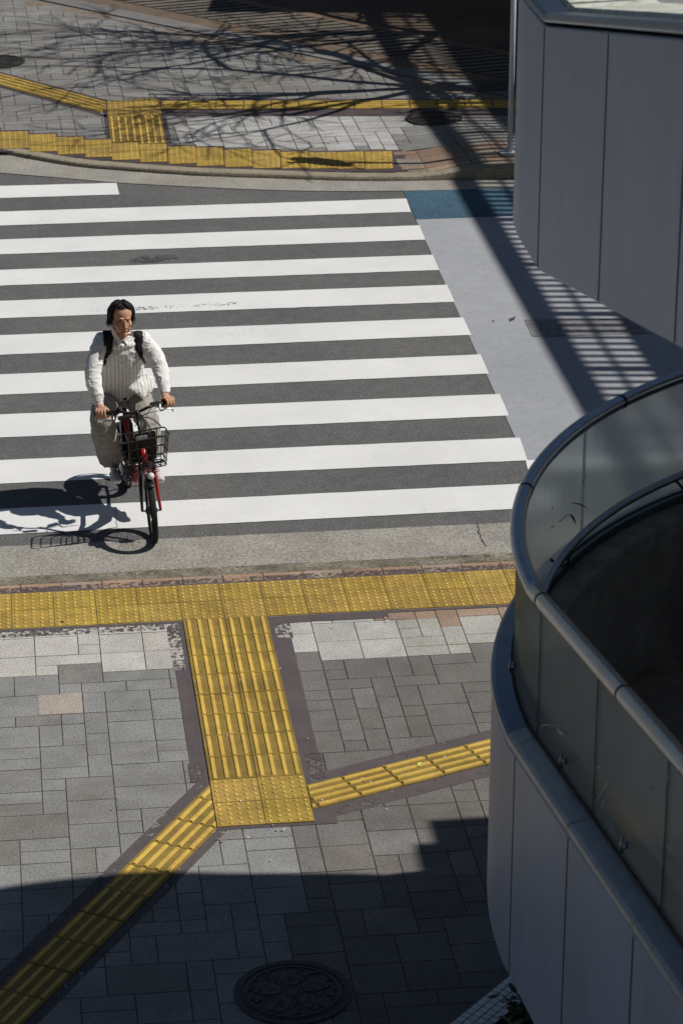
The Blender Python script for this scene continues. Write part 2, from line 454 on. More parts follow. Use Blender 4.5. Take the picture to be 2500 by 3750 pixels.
# crossing stripes
def stripe(pts):
    """pts: photo quad TL, TR, BR, BL; edges jittered a little like sprayed paint"""
    q = [G(*p, ZR) for p in pts]; b = MB()
    N = 60; t0 = [q[0]+(q[1]-q[0])*i/N for i in range(N+1)]; b0 = [q[3]+(q[2]-q[3])*i/N for i in range(N+1)]
    ph = random.random()*50
    for i in range(N+1):
        t0[i] = (t0[i][0], t0[i][1]+.006*noise.noise(Vector((t0[i][0]*14, ph, 0))), ZR+.005)
        b0[i] = (b0[i][0], b0[i][1]+.006*noise.noise(Vector((b0[i][0]*14, ph, 9))), ZR+.005)
    for i in range(N): b.poly([b0[i], b0[i+1], t0[i+1], t0[i]])
    o = b.build('crosswalk_stripe', M_WHITE); o['kind'] = 'structure'; o['group'] = 'white crossing stripes'
    return o
LT = [487, 551, 621, 692, 771, 861, 953, 1058, 1170]; LB = [519, 585, 657, 732, 816, 908, 1006, 1112, 1229]
RT = [(933, 457), (963, 518.5), (993, 586), (1026, 655), (1063, 730), (1103, 815), (1147, 906), (1193, 1006), (1240, 1110)]
RB = [(943.5, 487.5), (976, 551.5), (1008.5, 621), (1043.5, 694), (1082, 770), (1122, 859), (1168, 955.5), (1210.5, 1058.5), (1260, 1166)]
for i in range(9):
    # extend left by continuing the line
    def ext(l, r):
        s_ = (r[1]-l)/r[0]; return (-700, l-700*s_)
    stripe([ext(LT[i], RT[i]), RT[i], RB[i], ext(LB[i], RB[i])])
stripe([(-700, 446), (268, 421), (274.5, 447.5), (-700, 477)])

# ------------------------------------------------------------------ slab paving
SLOT = {}
def ashlar(b, x0, x1, y0, y1, u, colf, zf=None, inside=None, gap=.0065, weights=None, org=(0, 0), ang=0.0, zj=.0012, th=.008, seed=1):
    rnd = random.Random(seed)
    nx = int((x1-x0)/u[0]); ny = int((y1-y0)/u[1]); occ = np.zeros((nx, ny), bool)
    sizes = weights or [((2, 2), 5), ((1, 2), 2), ((2, 1), 3.5), ((3, 2), 1.6), ((1, 1), 1.0), ((3, 1), 1.0)]
    ca, sa = math.cos(ang), math.sin(ang)
    for j in range(ny):
        for i in range(nx):
            if occ[i, j]: continue
            c = []
            for (w_, h_), wt in sizes:
                if i+w_ <= nx and j+h_ <= ny and not occ[i:i+w_, j:j+h_].any(): c.append(((w_, h_), wt))
            if not c: c = [((1, 1), 1)]
            w_, h_ = rnd.choices([k[0] for k in c], [k[1] for k in c])[0]
            occ[i:i+w_, j:j+h_] = True
            xa, xb = x0+i*u[0], x0+(i+w_)*u[0]; ya, yb_ = y0+j*u[1], y0+(j+h_)*u[1]
            g = gap/2
            lp = [(xa+g, ya+g), (xb-g, ya+g), (xb-g, yb_-g), (xa+g, yb_-g)]
            wp = [(org[0]+ca*px-sa*py, org[1]+sa*px+ca*py) for px, py in lp]
            cx = sum(p[0] for p in wp)/4; cy = sum(p[1] for p in wp)/4
            if inside and not all(inside(*p) for p in wp):
                continue
            col = colf(cx, cy, rnd)
            z = rnd.uniform(-zj, 0)
            tz = [z+(zf(*p) if zf else 0)+rnd.uniform(-.0006, .0006) for p in wp]
            b.prism([(p[0], p[1], t-th) for p, t in zip(wp, tz)], [(p[0], p[1], t) for p, t in zip(wp, tz)], 0, col)

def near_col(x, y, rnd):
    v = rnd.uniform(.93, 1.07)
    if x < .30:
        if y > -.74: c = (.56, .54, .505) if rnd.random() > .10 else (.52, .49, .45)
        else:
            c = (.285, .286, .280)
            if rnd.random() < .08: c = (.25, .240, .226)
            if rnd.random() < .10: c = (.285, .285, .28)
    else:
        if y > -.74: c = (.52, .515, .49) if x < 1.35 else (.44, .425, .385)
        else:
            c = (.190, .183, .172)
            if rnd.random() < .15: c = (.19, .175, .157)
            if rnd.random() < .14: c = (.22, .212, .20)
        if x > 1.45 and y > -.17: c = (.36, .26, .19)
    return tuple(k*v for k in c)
b = MB()
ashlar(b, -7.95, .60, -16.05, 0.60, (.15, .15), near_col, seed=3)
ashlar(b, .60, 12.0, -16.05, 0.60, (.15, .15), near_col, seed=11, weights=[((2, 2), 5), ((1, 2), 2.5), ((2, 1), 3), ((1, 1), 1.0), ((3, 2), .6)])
# brick row beside the kerb
for i in range(-30, 45):
    xa = i*.295+.05; c = (.40, .27, .19) if i % 3 else (.42, .33, .26); v = random.uniform(.85, 1.15)
    z = random.uniform(-.001, .001)
    q = [(xa+.004, .604), (xa+.291, .604), (xa+.291, .768), (xa+.004, .768)]
    b.prism([(p[0], p[1], z-.01) for p in q], [(p[0], p[1], z) for p in q], 0, tuple(k*v for k in c))
pv = b.build('pavement', M_SLAB); pv['kind'] = 'structure'
sheet('pavement_bed', [(-30, -40, -.0065), (30, -40, -.0065), (30, .775, -.0065), (-30, .775, -.0065)], M_JOINT)
# one odd pale slab
b = MB(); q = [G(*p)[:2] for p in [(50, 1650), (152, 1645), (155, 1684), (52, 1690)]]
x0 = -1.05; b.prism([(x0+.004, -1.35+.004, -.004), (x0+.296, -1.35+.004, -.004), (x0+.296, -1.05-.004, -.004), (x0+.004, -1.05-.004, -.004)],
                    [(x0+.004, -1.35+.004, .0015), (x0+.296, -1.35+.004, .0015), (x0+.296, -1.05-.004, .0015), (x0+.004, -1.05-.004, .0015)], 0, (.44, .385, .335))
o = b.build('pavement', M_SLAB); o['kind'] = 'structure'

# near kerb: eroded sloping strip
b = MB(); rows = []
prof = [(.99, ZR+.001), (.955, -.020), (.915, -.010), (.86, -.006), (.81, -.002), (.778, .001), (.774, -.012)]
xs = np.arange(-16, 16, .025)
for x in xs:
    er = max(0, noise.noise(Vector((x*1.3, 5, 0)))*1.5-.1)
    r_ = []
    for j, (y, z) in enumerate(prof):
        k = 1 if 0 < j < 5 else 0
        r_.append((x, y+k*.014*noise.noise(Vector((x*9, y*40, 2)))+(j < 3)*.012*noise.noise(Vector((x*2.5, 0, 8))), z+k*(.007*noise.noise(Vector((x*16, y*50, 4)))-.010*er*max(0, noise.noise(Vector((x*7, y*20, 1)))))))
    rows.append(r_)
nb = len(b.v)
for r_ in rows: b.v += r_
k = len(prof)
for i in range(len(rows)-1):
    for j in range(k-1): b.face((nb+i*k+j, nb+(i+1)*k+j, nb+(i+1)*k+j+1, nb+i*k+j+1), 0, (1, 1, 1), True)
kb = b.build('kerb', M_KERB); kb['kind'] = 'structure'

# far kerb
b = MB(); rows = []
KB = offs(KF, .15)
for i, p in enumerate(KF):
    h = zfar(p[0], p[1]+.1)+.002
    h0 = h
    t = KB[i]-p
    q = lambda f: p+t*f
    rows.append([(*q(0.0), ZR-.02), (*q(0.0), ZR), (*q(.03), (ZR+h)/2), (*q(.07), h-.010), (*q(.16), h), (*q(1.0), h+.002), (*q(1.02), h-.03)])
nb = len(b.v); k = len(rows[0])
for r_ in rows: b.v += r_
for i in range(len(rows)-1):
    for j in range(k-1): b.face((nb+i*k+j, nb+(i+1)*k+j, nb+(i+1)*k+j+1, nb+i*k+j+1), 0, (1, 1, 1), False)
kb = b.build('kerb', m_gutter('far_kerb_concrete', (.95, .88, .75))); kb['kind'] = 'structure'
# dirt seam at the foot of the far kerb
b = MB()
KD = offs(KF, -.022)
for i in range(len(KF)-1):
    a_ = .6+.5*noise.noise(Vector((i*.7, 0, 0)))
    pa = KF[i]+(KD[i]-KF[i])*a_; pb = KF[i+1]+(KD[i+1]-KF[i+1])*a_
    b.poly([(*pa, ZR+.0085), (*pb, ZR+.0085), (*KF[i+1], ZR+.0085), (*KF[i], ZR+.0085)])
o = b.build('gutter_dirt', plain('dirt', (.05, .045, .03), .95, var=.4, scale=30)); o['kind'] = 'structure'

# far pavement
kb2 = np.array(KB)
BL0, BL1 = G(93, 0, .02)[:2], G(1084, 205, .02)[:2]      # line where the brown forecourt begins
bd = (BL1-BL0)/np.linalg.norm(BL1-BL0); bn = np.array([-bd[1], bd[0]])
if bn[1] < 0: bn = -bn
def side(x, y): return (np.array([x, y])-BL0) @ bn
def far_in(x, y):
    return y > np.interp(x, kb2[:, 0], kb2[:, 1])+.0 and side(x, y) < 0.02
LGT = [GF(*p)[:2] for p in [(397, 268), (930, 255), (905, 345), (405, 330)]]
def inpoly(x, y, P):
    c = False; n_ = len(P)
    for i in range(n_):
        x1, y1 = P[i]; x2, y2 = P[i-1]
        if (y1 > y) != (y2 > y) and x < (x2-x1)*(y-y1)/(y2-y1)+x1: c = not c
    return c
def far_col(x, y, rnd):
    v = rnd.uniform(.91, 1.09)
    ky = np.interp(x, kb2[:, 0], kb2[:, 1])
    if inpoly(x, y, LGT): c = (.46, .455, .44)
    elif y-ky < .16: c = (.36, .27, .20)
    elif x > 2.75 and y-ky < .85 and x < 4.4: c = (.29, .20, .145) if rnd.random() > .2 else (.27, .235, .20)
    elif x < -.2 and y-ky < .55 and rnd.random() < .6: c = (.36, .35, .33)
    else:
        c = (.250, .247, .238)
        if rnd.random() < .2: c = (.250, .236, .218)
    return tuple(k*v for k in c)
b = MB()
ashlar(b, -10, 16, -1.0, 12, (.16, .145), far_col, zf=zfar, inside=far_in, seed=5, org=(0, 11.0), ang=.02, gap=.010,
       weights=[((2, 2), 4), ((1, 2), 1.5), ((2, 1), 4), ((3, 2), 1), ((1, 1), .8), ((4, 2), .6)])
o = b.build('pavement', M_SLAB); o['kind'] = 'structure'
b = MB()
xs = np.linspace(-12, 20, 129); ys = np.concatenate([np.linspace(0, 1.5, 13), np.linspace(2, 25, 24)])
nb = 0
for x in xs:
    y0 = np.interp(x, kb2[:, 0], kb2[:, 1])-.01
    for y in ys:
        b.v.append((x, y0+y, zfar(x, y0+y)-.0085))
for i in range(len(xs)-1):
    for j in range(len(ys)-1):
        a_ = i*len(ys)+j; b.face((a_, a_+len(ys), a_+len(ys)+1, a_+1))
o = b.build('pavement_bed', plain('far_paving_bed', (.20, .165, .13), .95, var=.3, scale=18)); o['kind'] = 'structure'

# forecourt: pale kerb strip, brown strip, ribbed channel, brown paving
def bp(s_, d, z): p = BL0+bd*s_+bn*d; return (p[0], p[1], z)
SLEN = 30
def band(name, d0, d1, z0, z1, mat, col=(1, 1, 1), seg=.6):
    b = MB(); s_ = -8
    while s_ < SLEN:
        v = random.uniform(.88, 1.1)
        b.prism([bp(s_+.004, d0, z0), bp(s_+seg-.004, d0, z0), bp(s_+seg-.004, d1, z0), bp(s_+.004, d1, z0)],
                [bp(s_+.004, d0, z1), bp(s_+seg-.004, d0, z1), bp(s_+seg-.004, d1, z1), bp(s_+.004, d1, z1)], 0, tuple(k*v for k in col))
        s_ += seg
    o = b.build(name, mat); o['kind'] = 'structure'; return o
band('kerb', 0.0, .30, -.01, .028, M_SLAB, (.215, .215, .215), 1.0)
band('forecourt_edging', .306, .62, -.01, .026, M_BROWN, (.17, .125, .09), .9)
b = MB(); s_ = -8
while s_ < SLEN:
    q = [(s_, .64), (s_+.10, .64), (s_+.62, 1.60), (s_+.52, 1.60)]
    v = random.uniform(.8, 1.25)
    b.prism([bp(a, d, .0) for a, d in q], [bp(a+.01, d, .030) for a, d in q], 0, (.17*v, .15*v, .13*v)); s_ += .19
o = b.build('ribbed_channel', M_SLAB); o['kind'] = 'structure'
b = MB(); b.poly([bp(-8, .62, .017), bp(SLEN, .62, .017), bp(SLEN, 1.62, .017), bp(-8, 1.62, .017)])
o = b.build('channel_bed', plain('channel_bed', (.075, .065, .055), .9, var=.3)); o['kind'] = 'structure'
band('forecourt_edging', 1.625, 1.80, -.01, .026, M_BROWN, (.20, .14, .098), .9)
b = MB()
for i in range(-10, 34):
    for j in range(0, 14):
        v = random.uniform(.85, 1.15); o_ = (j % 2)*.45
        sa, sb, da, db = i*.9+.006+o_, (i+1)*.9-.006+o_, 1.81+j*.9, 1.81+(j+1)*.9-.012
        b.prism([bp(sa, da, .0), bp(sb, da, .0), bp(sb, db, .0), bp(sa, db, .0)], [bp(sa, da, .026), bp(sb, da, .026), bp(sb, db, .026), bp(sa, db, .026)], 0, (.125*v, .090*v, .065*v))
o = b.build('forecourt', M_BROWN); o['kind'] = 'structure'

# ------------------------------------------------------------------ tactile paving
def clip2(P, cl):
    """clip a polygon of (x, y) points by half planes (nx, ny, d): keep n.p <= d"""
    for nx_, ny_, d in cl or ():
        out = []
        for k in range(len(P)):
            a, c = P[k-1], P[k]; fa = nx_*a[0]+ny_*a[1]-d; fc = nx_*c[0]+ny_*c[1]-d
            if (fa <= 0) != (fc <= 0):
                t = fa/(fa-fc); out.append((a[0]+(c[0]-a[0])*t, a[1]+(c[1]-a[1])*t))
            if fc <= 0: out.append(c)
        P = out
        if len(P) < 3: return []
    return P
def tile(b, o_, ux, uy, kind, seam=.0025, th=.006, zf=None, base=0.0, along='y', clip=None):
    """one tactile tile: plate and its relief. o_, ux, uy are 2-D"""
    o_ = np.array(o_[:2], float); ux = np.array(ux[:2], float); uy = np.array(uy[:2], float)
    lx, ly = np.linalg.norm(ux), np.linalg.norm(uy)
    v = random.uniform(.86, 1.10)*(1.0 if kind == 'dots' else .70); c = (v, v*random.uniform(.96, 1.03), v*random.uniform(.85, 1.1))
    tl_ = [random.uniform(-.0012, .0012) for _ in range(3)]
    XY = lambda a, d: tuple(o_+ux*a+uy*d)
    def up(p, z, a=.5, d=.5): return (p[0], p[1], (zf(p[0], p[1]) if zf else 0)+base+z+tl_[0])
    def P(a, d, z): return up(XY(a, d), z)
    def slab(b0, t0, z0, z1, m, cc):
        B = clip2([XY(*p) for p in b0], clip); T = clip2([XY(*p) for p in t0], clip)
        if len(B) >= 3 and len(B) == len(T): b.prism([up(p, z0) for p in B], [up(p, z1) for p in T], m, cc)
        elif len(B) >= 3: b.prism([up(p, z0) for p in B], [up(p, z1) for p in B], m, cc)
    sx, sy = seam/lx, seam/ly
    q = [(sx, sy), (1-sx, sy), (1-sx, 1-sy), (sx, 1-sy)]
    slab(q, q, 0, th, 0, c)
    if kind == 'dots':
        for i in range(5):
            for j in range(5):
                a, d = (i+.5)/5, (j+.5)/5
                vv = random.uniform(.82, 1.1); cc = (vv, vv, vv)
                if random.random() < .03: cc = (1.15, 1.2, 1.2)
                r0, r1, r2 = .0130, .0108, .0065
                n_ = 10; rings = []
                for r_, z in ((r0, th-.001), (r1, th+.0042), (r2, th+.0058)):
                    rings.append([P(a+r_*math.cos(2*math.pi*k/n_)/lx, d+r_*math.sin(2*math.pi*k/n_)/ly, z) for k in range(n_)])
                b.loft(rings, 1, cc, True, True)
    else:
        for i in range(4):
            a = (i+.5)/4; hw, hw2 = .0140, .0100
            L0, L1 = .030, .970; e = .010
            if along == 'y':
                b0 = [(a-hw/lx, L0), (a+hw/lx, L0), (a+hw/lx, L1), (a-hw/lx, L1)]
                t0 = [(a-hw2/lx, L0+e), (a+hw2/lx, L0+e), (a+hw2/lx, L1-e), (a-hw2/lx, L1-e)]
            else:
                b0 = [(L0, a-hw/ly), (L1, a-hw/ly), (L1, a+hw/ly), (L0, a+hw/ly)]
                t0 = [(L0+e, a-hw2/ly), (L1-e, a-hw2/ly), (L1-e, a+hw2/ly), (L0+e, a+hw2/ly)]
            vv = random.uniform(.9, 1.08); slab(b0, t0, th-.001, th+.0075, 1, (vv, vv, vv))

def tactile(name, label, fill):
    b = MB(); fill(b); o = b.build(name, [M_YB, M_YR]); tag(o, label, 'tactile paving', 'yellow tactile paving strips'); return o

ZB = .0045      # tiles lie on a thin bed above slabs and painted borders
def f(b):
    for i in range(-18, 26):
        for j in (0, 1): tile(b, (i*.3, j*.3), (.3, 0), (0, .3), 'dots', base=ZB)
tactile('tactile_strip', 'yellow dotted tactile strip, two tiles wide, along the near kerb', f)
sheet('tile_bed', [(-5.4, -.002, .0040), (7.8, -.002, .0040), (7.8, .602, .0040), (-5.4, .602, .0040)], M_GROUT)
def f(b):
    for j in range(8):
        for i in (0, 1): tile(b, (i*.3, -.3*(j+1)), (.3, 0), (0, .3), 'bars', base=ZB)
tactile('tactile_strip', 'yellow ribbed tactile path running from the near dotted strip towards the viewer', f)
def f(b):
    for j in range(2):
        for i in (0, 1): tile(b, (i*.3, -2.4-.3*(j+1)), (.3, 0), (0, .3), 'dots', base=ZB)
tactile('tactile_strip', 'yellow dotted tactile square where three near ribbed paths meet', f)
sheet('tile_bed', [(-.001, -3.001, .0040), (.601, -3.001, .0040), (.601, -.003, .0040), (-.001, -.003, .0040)], plain('dark_tile_grout', (.13, .115, .09), .9, var=.3, scale=20))
# near-left diagonal path: from its edges in the photo
eA0, eA1 = G(440, 1844)[:2], G(90, 2186)[:2]; eB0, eB1 = G(417, 1979)[:2], G(45, 2352)[:2]
dl = ((eA1-eA0)/np.linalg.norm(eA1-eA0)+(eB1-eB0)/np.linalg.norm(eB1-eB0)); dl /= np.linalg.norm(dl)
nl = np.array([-dl[1], dl[0]])
wl = (eB0-eA0) @ nl
if wl < 0: nl = -nl; wl = -wl
off0 = G(*(382.5, 1880))[:2]     # a seam on the upper edge of the path
def f(b):
    s0 = (off0-eA0) @ dl
    for k in range(-4, 16): tile(b, eA0+dl*(s0+k*.3), nl*.3, dl*.3, 'bars', base=ZB-.0008, clip=[(1, 0, -.006)])
tactile('tactile_strip', 'yellow ribbed tactile path slanting down to the bottom left corner', f)
# near-right path
fA0, fA1 = G(710, 1803.6)[:2], G(1120, 1701)[:2]; fB0 = G(719, 1857.6)[:2]; fB1 = G(1120, 1753)[:2]
dr = (fA1-fA0)/np.linalg.norm(fA1-fA0)+(fB1-fB0)/np.linalg.norm(fB1-fB0); dr /= np.linalg.norm(dr)
nr = np.array([dr[1], -dr[0]])
sR = G(782, 1787.4)[:2]
def f(b):
    s0 = (sR-fA0) @ dr
    st = fA0+dr*s0
    for k in range(-3, 12): tile(b, st+dr*(k*.3), dr*.3, nr*.3, 'bars', base=ZB-.001, along='x', clip=[(-1, 0, -.606)])
tactile('tactile_strip', 'yellow ribbed tactile path slanting up to the right from the near dotted square', f)

# far tactile paving
def quadtiles(b, c, nx, ny, kind, along='y'):
    """c = photo quad TL, TR, BR, BL"""
    q = [GF(*p)[:2] for p in c]
    def L(a, d): return (q[3]*(1-a)+q[2]*a)*(1-d)+(q[0]*(1-a)+q[1]*a)*d
    for i in range(nx):
        for j in range(ny):
            o_ = L(i/nx, j/ny); tile(b, o_, L((i+1)/nx, j/ny)-o_, L(i/nx, (j+1)/ny)-o_, kind, zf=zfar, base=.003, along=along, seam=.003)
def f(b): quadtiles(b, [(245, 233.8), (365, 225), (371.5, 266), (248, 271)], 2, 2, 'dots')
tactile('tactile_strip', 'yellow dotted tactile square on the far pavement, between two ribbed paths', f)
def f(b):
    quadtiles(b, [(248, 271.4), (310.5, 268.5), (319, 326), (254, 329)], 1, 3, 'bars')
    quadtiles(b, [(310.8, 268.5), (371.5, 266.2), (382.5, 330.5), (319.3, 332.5)], 1, 3, 'bars')
tactile('tactile_strip', 'short yellow ribbed tactile patch between the far dotted square and far kerb strip', f)
steps = [(-62, 299, 341.5), (2, 303.5, 342.5), (66, 309.5, 349.5), (129.5, 316.3, 356), (193.5, 322.5, 362.3), (255.5, 328.8, 369), (319.5, 332.5, 374.3),
         (385.5, 337.4, 377.7), (449.3, 340.2, 382.7), (514.5, 344.2, 385.3), (579, 347.3, 388), (644, 349.7, 388.3), (708.5, 351, 388.8), (772, 350.5, 389.5), (836.5, 349.3, 389.8)]
def f(b):
    for k, (x, yt, yb_) in enumerate(steps):
        sl_ = .030
        quadtiles(b, [(x-.2, yt+.8), (x+64.0, yt-63*sl_+.8), (x+66.6, yb_-64*sl_+.6), (x+2.2, yb_+.6)], 1, 2, 'dots')
tactile('tactile_strip', 'yellow dotted tactile strip laid in steps along the far curved kerb', f)
def pathtiles(b, A0, A1, B0, B1, s0, s1, w_, L, clip=None):
    A0, A1, B0, B1 = [GF(*p)[:2] for p in (A0, A1, B0, B1)]
    d = (A1-A0)/np.linalg.norm(A1-A0); n_ = np.array([d[1], -d[0]])
    wd = ((B0-A0) @ n_+(B1-A1) @ n_)/2
    if s0 is None: s1 = np.linalg.norm(A1-A0)+.30; s0 = s1-14*L; s1 -= .01
    s_ = s0
    while s_ < s1: tile(b, A0+d*s_+n_*wd, d*L, -n_*wd, 'bars', zf=zfar, base=.003, along='x', seam=.003, clip=clip); s_ += L
_a, _b = GF(244, 234)[:2], GF(247.5, 271)[:2]; _n = np.array([(_a-_b)[1], -(_a-_b)[0]]); _n /= np.linalg.norm(_n); padclip = [(_n[0], _n[1], float(_n @ _a)-.004)]
def f(b): pathtiles(b, (0, 169.5), (245, 235), (0, 195.5), (245, 265), None, 0, 0, .32, padclip)
tactile('tactile_strip', 'yellow ribbed tactile path at far left, ending at the far dotted square', f)
def f(b): pathtiles(b, (368, 233.5), (1169, 230.5), (369, 254.5), (1169, 247.5), .01, 9, 0, .325)
tactile('tactile_strip', 'long yellow ribbed tactile path crossing the far pavement to the right', f)

# painted borders around the tactile paving
def pbands(b, quads):
    for k_, q in enumerate(quads): b.poly([(x, y, .0022+.00012*k_) for x, y in q])
b = MB()
pbands(b, [[(-5.4, -.028), (0, -.028), (0, .0), (-5.4, .0)], [(-.03, -2.5), (0, -2.5), (0, 0), (-.03, -.028)], [(-.105, -2.15), (-.031, -2.15), (-.031, -.80), (-.105, -.78)],
           [(.6, -2.5), (.635, -2.5), (.635, -.0), (.6, 0)], [(.635, -2.1), (.725, -2.1), (.735, -.36), (.635, -.36)], [(.635, -.115), (1.46, -.115), (1.46, -.0), (.635, .0)],
           [(1.46, -.03), (7.8, -.03), (7.8, 0), (1.46, 0)],
           [(-.03, -3.03), (.74, -3.03), (.74, -2.70), (-.03, -2.4)],
           [(-5.4, .60), (7.8, .60), (7.8, .632), (-5.4, .632)]])
o = b.build('painted_border', M_PUR); o['kind'] = 'structure'
b = MB()
pbands(b, [[(-5.4, -.125), (-.13, -.125), (-.13, -.030), (-5.4, -.030)], [(-.12, -.78), (-.031, -.80), (-.031, -.03), (-.12, -.03)], [(-.12, -2.4), (-.031, -2.4), (-.031, -2.152), (-.12, -2.152)],
           [(.637, -.36), (.75, -.36), (.75, -.117), (.637, -.117)], [(.637, -2.45), (.74, -2.45), (.74, -2.102), (.637, -2.102)], [(-5.4, .634), (7.8, .634), (7.8, .715), (-5.4, .715)]])
o = b.build('painted_border', M_PURW); o['kind'] = 'structure'
b = MB()
A = eA0-nl*.035; pa = [eA0-nl*.09-dl*.55, eA0-nl*.09+dl*4.6, eA0+nl*.36+dl*4.6, eA0+nl*.36-dl*.2]
b.poly([(p[0], p[1], .0018) for p in pa])
pb = [fA0-nr*.115-dr*.05, fA0-nr*.115+dr*4, fA0+nr*.43+dr*4, fA0+nr*.43-dr*.05]
b.poly([(p[0], p[1], .00195) for p in pb])
o = b.build('painted_border', m_paint('faded_purple_paint', (.115, .096, .096), 0.44, 12)); o['kind'] = 'structure'
def fband(b, pts, dz): b.poly([tuple(GF(*p, dz)) for p in pts])
b = MB()
fband(b, [(236, 236), (246, 233), (256, 330), (246, 331)], .0018); fband(b, [(364, 224.5), (374, 224), (396, 338), (383, 333)], .0018)
fband(b, [(-5, 163), (246, 229.5), (246, 236), (-5, 171)], .0018); fband(b, [(-5, 194), (246, 264), (246, 270), (-5, 199)], .0018)
for xa, xb in ((368, 560), (560, 760), (760, 960), (960, 1169)):
    fband(b, [(xa, 227), (xb, 226), (xb, 266), (xa, 267)], .0016)
for k, (x, yt, yb_) in enumerate(steps):
    fband(b, [(x-3, yt-4), (x+66, yt-5.5), (x+72, yb_+4.2), (x-1, yb_+5.8)], .0012+.00012*k)
fband(b, [(900, 344), (927, 343), (938, 392), (905, 393)], .0008)
o = b.build('painted_border', m_paint('far_purple_paint', (.085, .066, .070), 0.36, 16)); o['kind'] = 'structure'

# ------------------------------------------------------------------ curved stair landings of the footbridge
CX, CY = 4.07, -7.0
def plan(s_, r):
    """walk along the wall: s>0 straight towards the viewer on the left side, s<0 round the far half circle, then back on the right"""
    if s_ >= 0: return np.array([CX-r, CYC-s_])
    a = math.pi+s_/3.0
    if a >= 0: return np.array([CX+r*math.cos(a), CYC+(r+RYD)*math.sin(a)])
    return np.array([CX+r, CYC-(-a)*3.0])
SEND = -3.0*math.pi
CYC, RYD, SBRK = CY, 0.0, .15          # centre of the round end, its flattening, start of the slope
def dz(s_, slope=.212):
    if s_ > SBRK: return slope*(s_-SBRK)
    if s_ < SEND-SBRK: return slope*(s_-SEND+SBRK)
    return 0.0
def ribbon(b, s0, s1, prof, zf, m=0, c=(1, 1, 1), step=.10, caps=True, smooth=True):
    """prof: closed list of (radius, z)"""
    n_ = max(2, int(abs(s1-s0)/step)+1); rings = []
    for i in range(n_+1):
        s_ = s0+(s1-s0)*i/n_; rings.append([(*plan(s_, r_), z+zf(s_)) for r_, z in prof])
    k0 = len(b.f)
    b.loft(rings, m, c, False, caps)
def rect(r0, r1, z0, z1): return [(r0, z0), (r1, z0), (r1, z1), (r0, z1)]

def landing(name, label, ztop, zbot, joints, RO, group, CW=.145, CH=.078, CT=.012):
    root = empty(name, (CX, CY, 0)); tag(root, label, 'stair landing', group)
    inv = Matrix.Translation((-CX, -CY, 0))
    def put(b, nm, mat): return b.build(nm, mat, root, inv)
    b = MB(); ribbon(b, joints[-1], joints[0], rect(RO-.105, RO-.035, zbot+.02, ztop-.05), dz); put(b, 'wall_core', M_DARK)
    for a, c in zip(joints[:-1], joints[1:]):
        b = MB(); g = .011; pt = ztop-CH-.018
        ribbon(b, c-g, a+g, [(RO-.034, zbot), (RO-.006, zbot), (RO, zbot+.008), (RO, pt-.007), (RO-.006, pt), (RO-.034, pt)], dz); put(b, 'wall_panel', M_PANEL)
        b = MB(); g = .006
        ribbon(b, c-g, a+g, [(RO-CW, ztop-CH), (RO+.004, ztop-CH), (RO+.009, ztop-CH*.75), (RO+.004, ztop-.012), (RO-.012, ztop-.002), (RO-CW+.02, ztop+CT), (RO-CW, ztop+CT)], dz)
        put(b, 'coping', M_COPE)
    return root, put

# ---- lower landing
JL = [.32+1.15*k for k in range(5, -10, -1)]
low, put = landing('stair_landing', 'curved lower stair landing with grey panels, smoky glass balustrade and steel handrail', 2.72, 1.54, JL, 3.075, None, .145, .046, .030)
ZG0, ZG1 = 2.715, 3.375
for a, c in zip(JL[:-1], JL[1:]):
    b = MB(); ribbon(b, c-.007, a+.007, rect(2.967, 2.979, ZG0, ZG1), dz); put(b, 'glass_panel', M_GLASS)
b = MB(); ribbon(b, JL[-1], JL[0], rect(2.955, 2.991, 2.722, 2.752), dz); put(b, 'glazing_channel', plain('channel_rubber', (.03, .03, .032), .6))
def railpath(s0, s1, r_, z, step=.06):
    n_ = int(abs(s1-s0)/step); return [(*plan(s0+(s1-s0)*i/n_, r_), z+dz(s0+(s1-s0)*i/n_)) for i in range(n_+1)]
b = MB(); b.tube(railpath(JL[-1], JL[0], 2.975, 3.405), .036, 16); hr = put(b, 'handrail', M_RAIL)
for s_ in (.33, -1.02, 1.9, -2.35):
    b = MB()
    p0 = np.array([*plan(s_+.010, 2.975), 3.405+dz(s_+.01)]); p1 = np.array([*plan(s_-.010, 2.975), 3.405+dz(s_-.01)])
    b.tube([p0, p1], .0375, 16)
    b.build('rail_joint', bpy.data.materials.get('joint_steel') or plain('joint_steel', (.05, .045, .04), .5, .6), hr, Matrix.Translation((-CX, -CY, 0)))
ih = None
b = MB(); b.tube(railpath(-6.5, JL[0], 2.872, 2.902), .021, 12); ih = put(b, 'inner_handrail', M_RAIL)
for s_ in (.75, 1.9, 3.05, -.40, -1.55, -2.85, -4.0):
    b = MB(); q0 = np.array([*plan(s_, 2.967), 2.83+dz(s_)]); q1 = np.array([*plan(s_, 2.91), 2.80+dz(s_)]); q2 = np.array([*plan(s_, 2.872), 2.82+dz(s_)]); q3 = np.array([*plan(s_, 2.872), 2.892+dz(s_)])
    b.tube([q0, q1, q2, q3], .008, 8)
    b.build('bracket', M_DARK, ih, Matrix.Translation((-CX, -CY, 0)))
def ray_x(px, py, x): o_ = CAM; d = G(px, py, 0)-CAM; return o_+d*((x-o_[0])/d[0])
def ray_cyl(px, py, r_):
    d = G(px, py, 0)-CAM; ox, oy = CAM[0]-CX, CAM[1]-CY; A_ = d[0]**2+d[1]**2; B_ = ox*d[0]+oy*d[1]; C_ = ox*ox+oy*oy-r_*r_
    return CAM+d*((-B_+math.sqrt(max(0, B_*B_-A_*C_)))/A_)
zg = lambda u, v: ((1750+u*.489)*.6272, (2600+v*.489)*.6272)
zh = lambda u, v: ((1850+u*.4251)*.6272, (1300+v*.4251)*.6272)
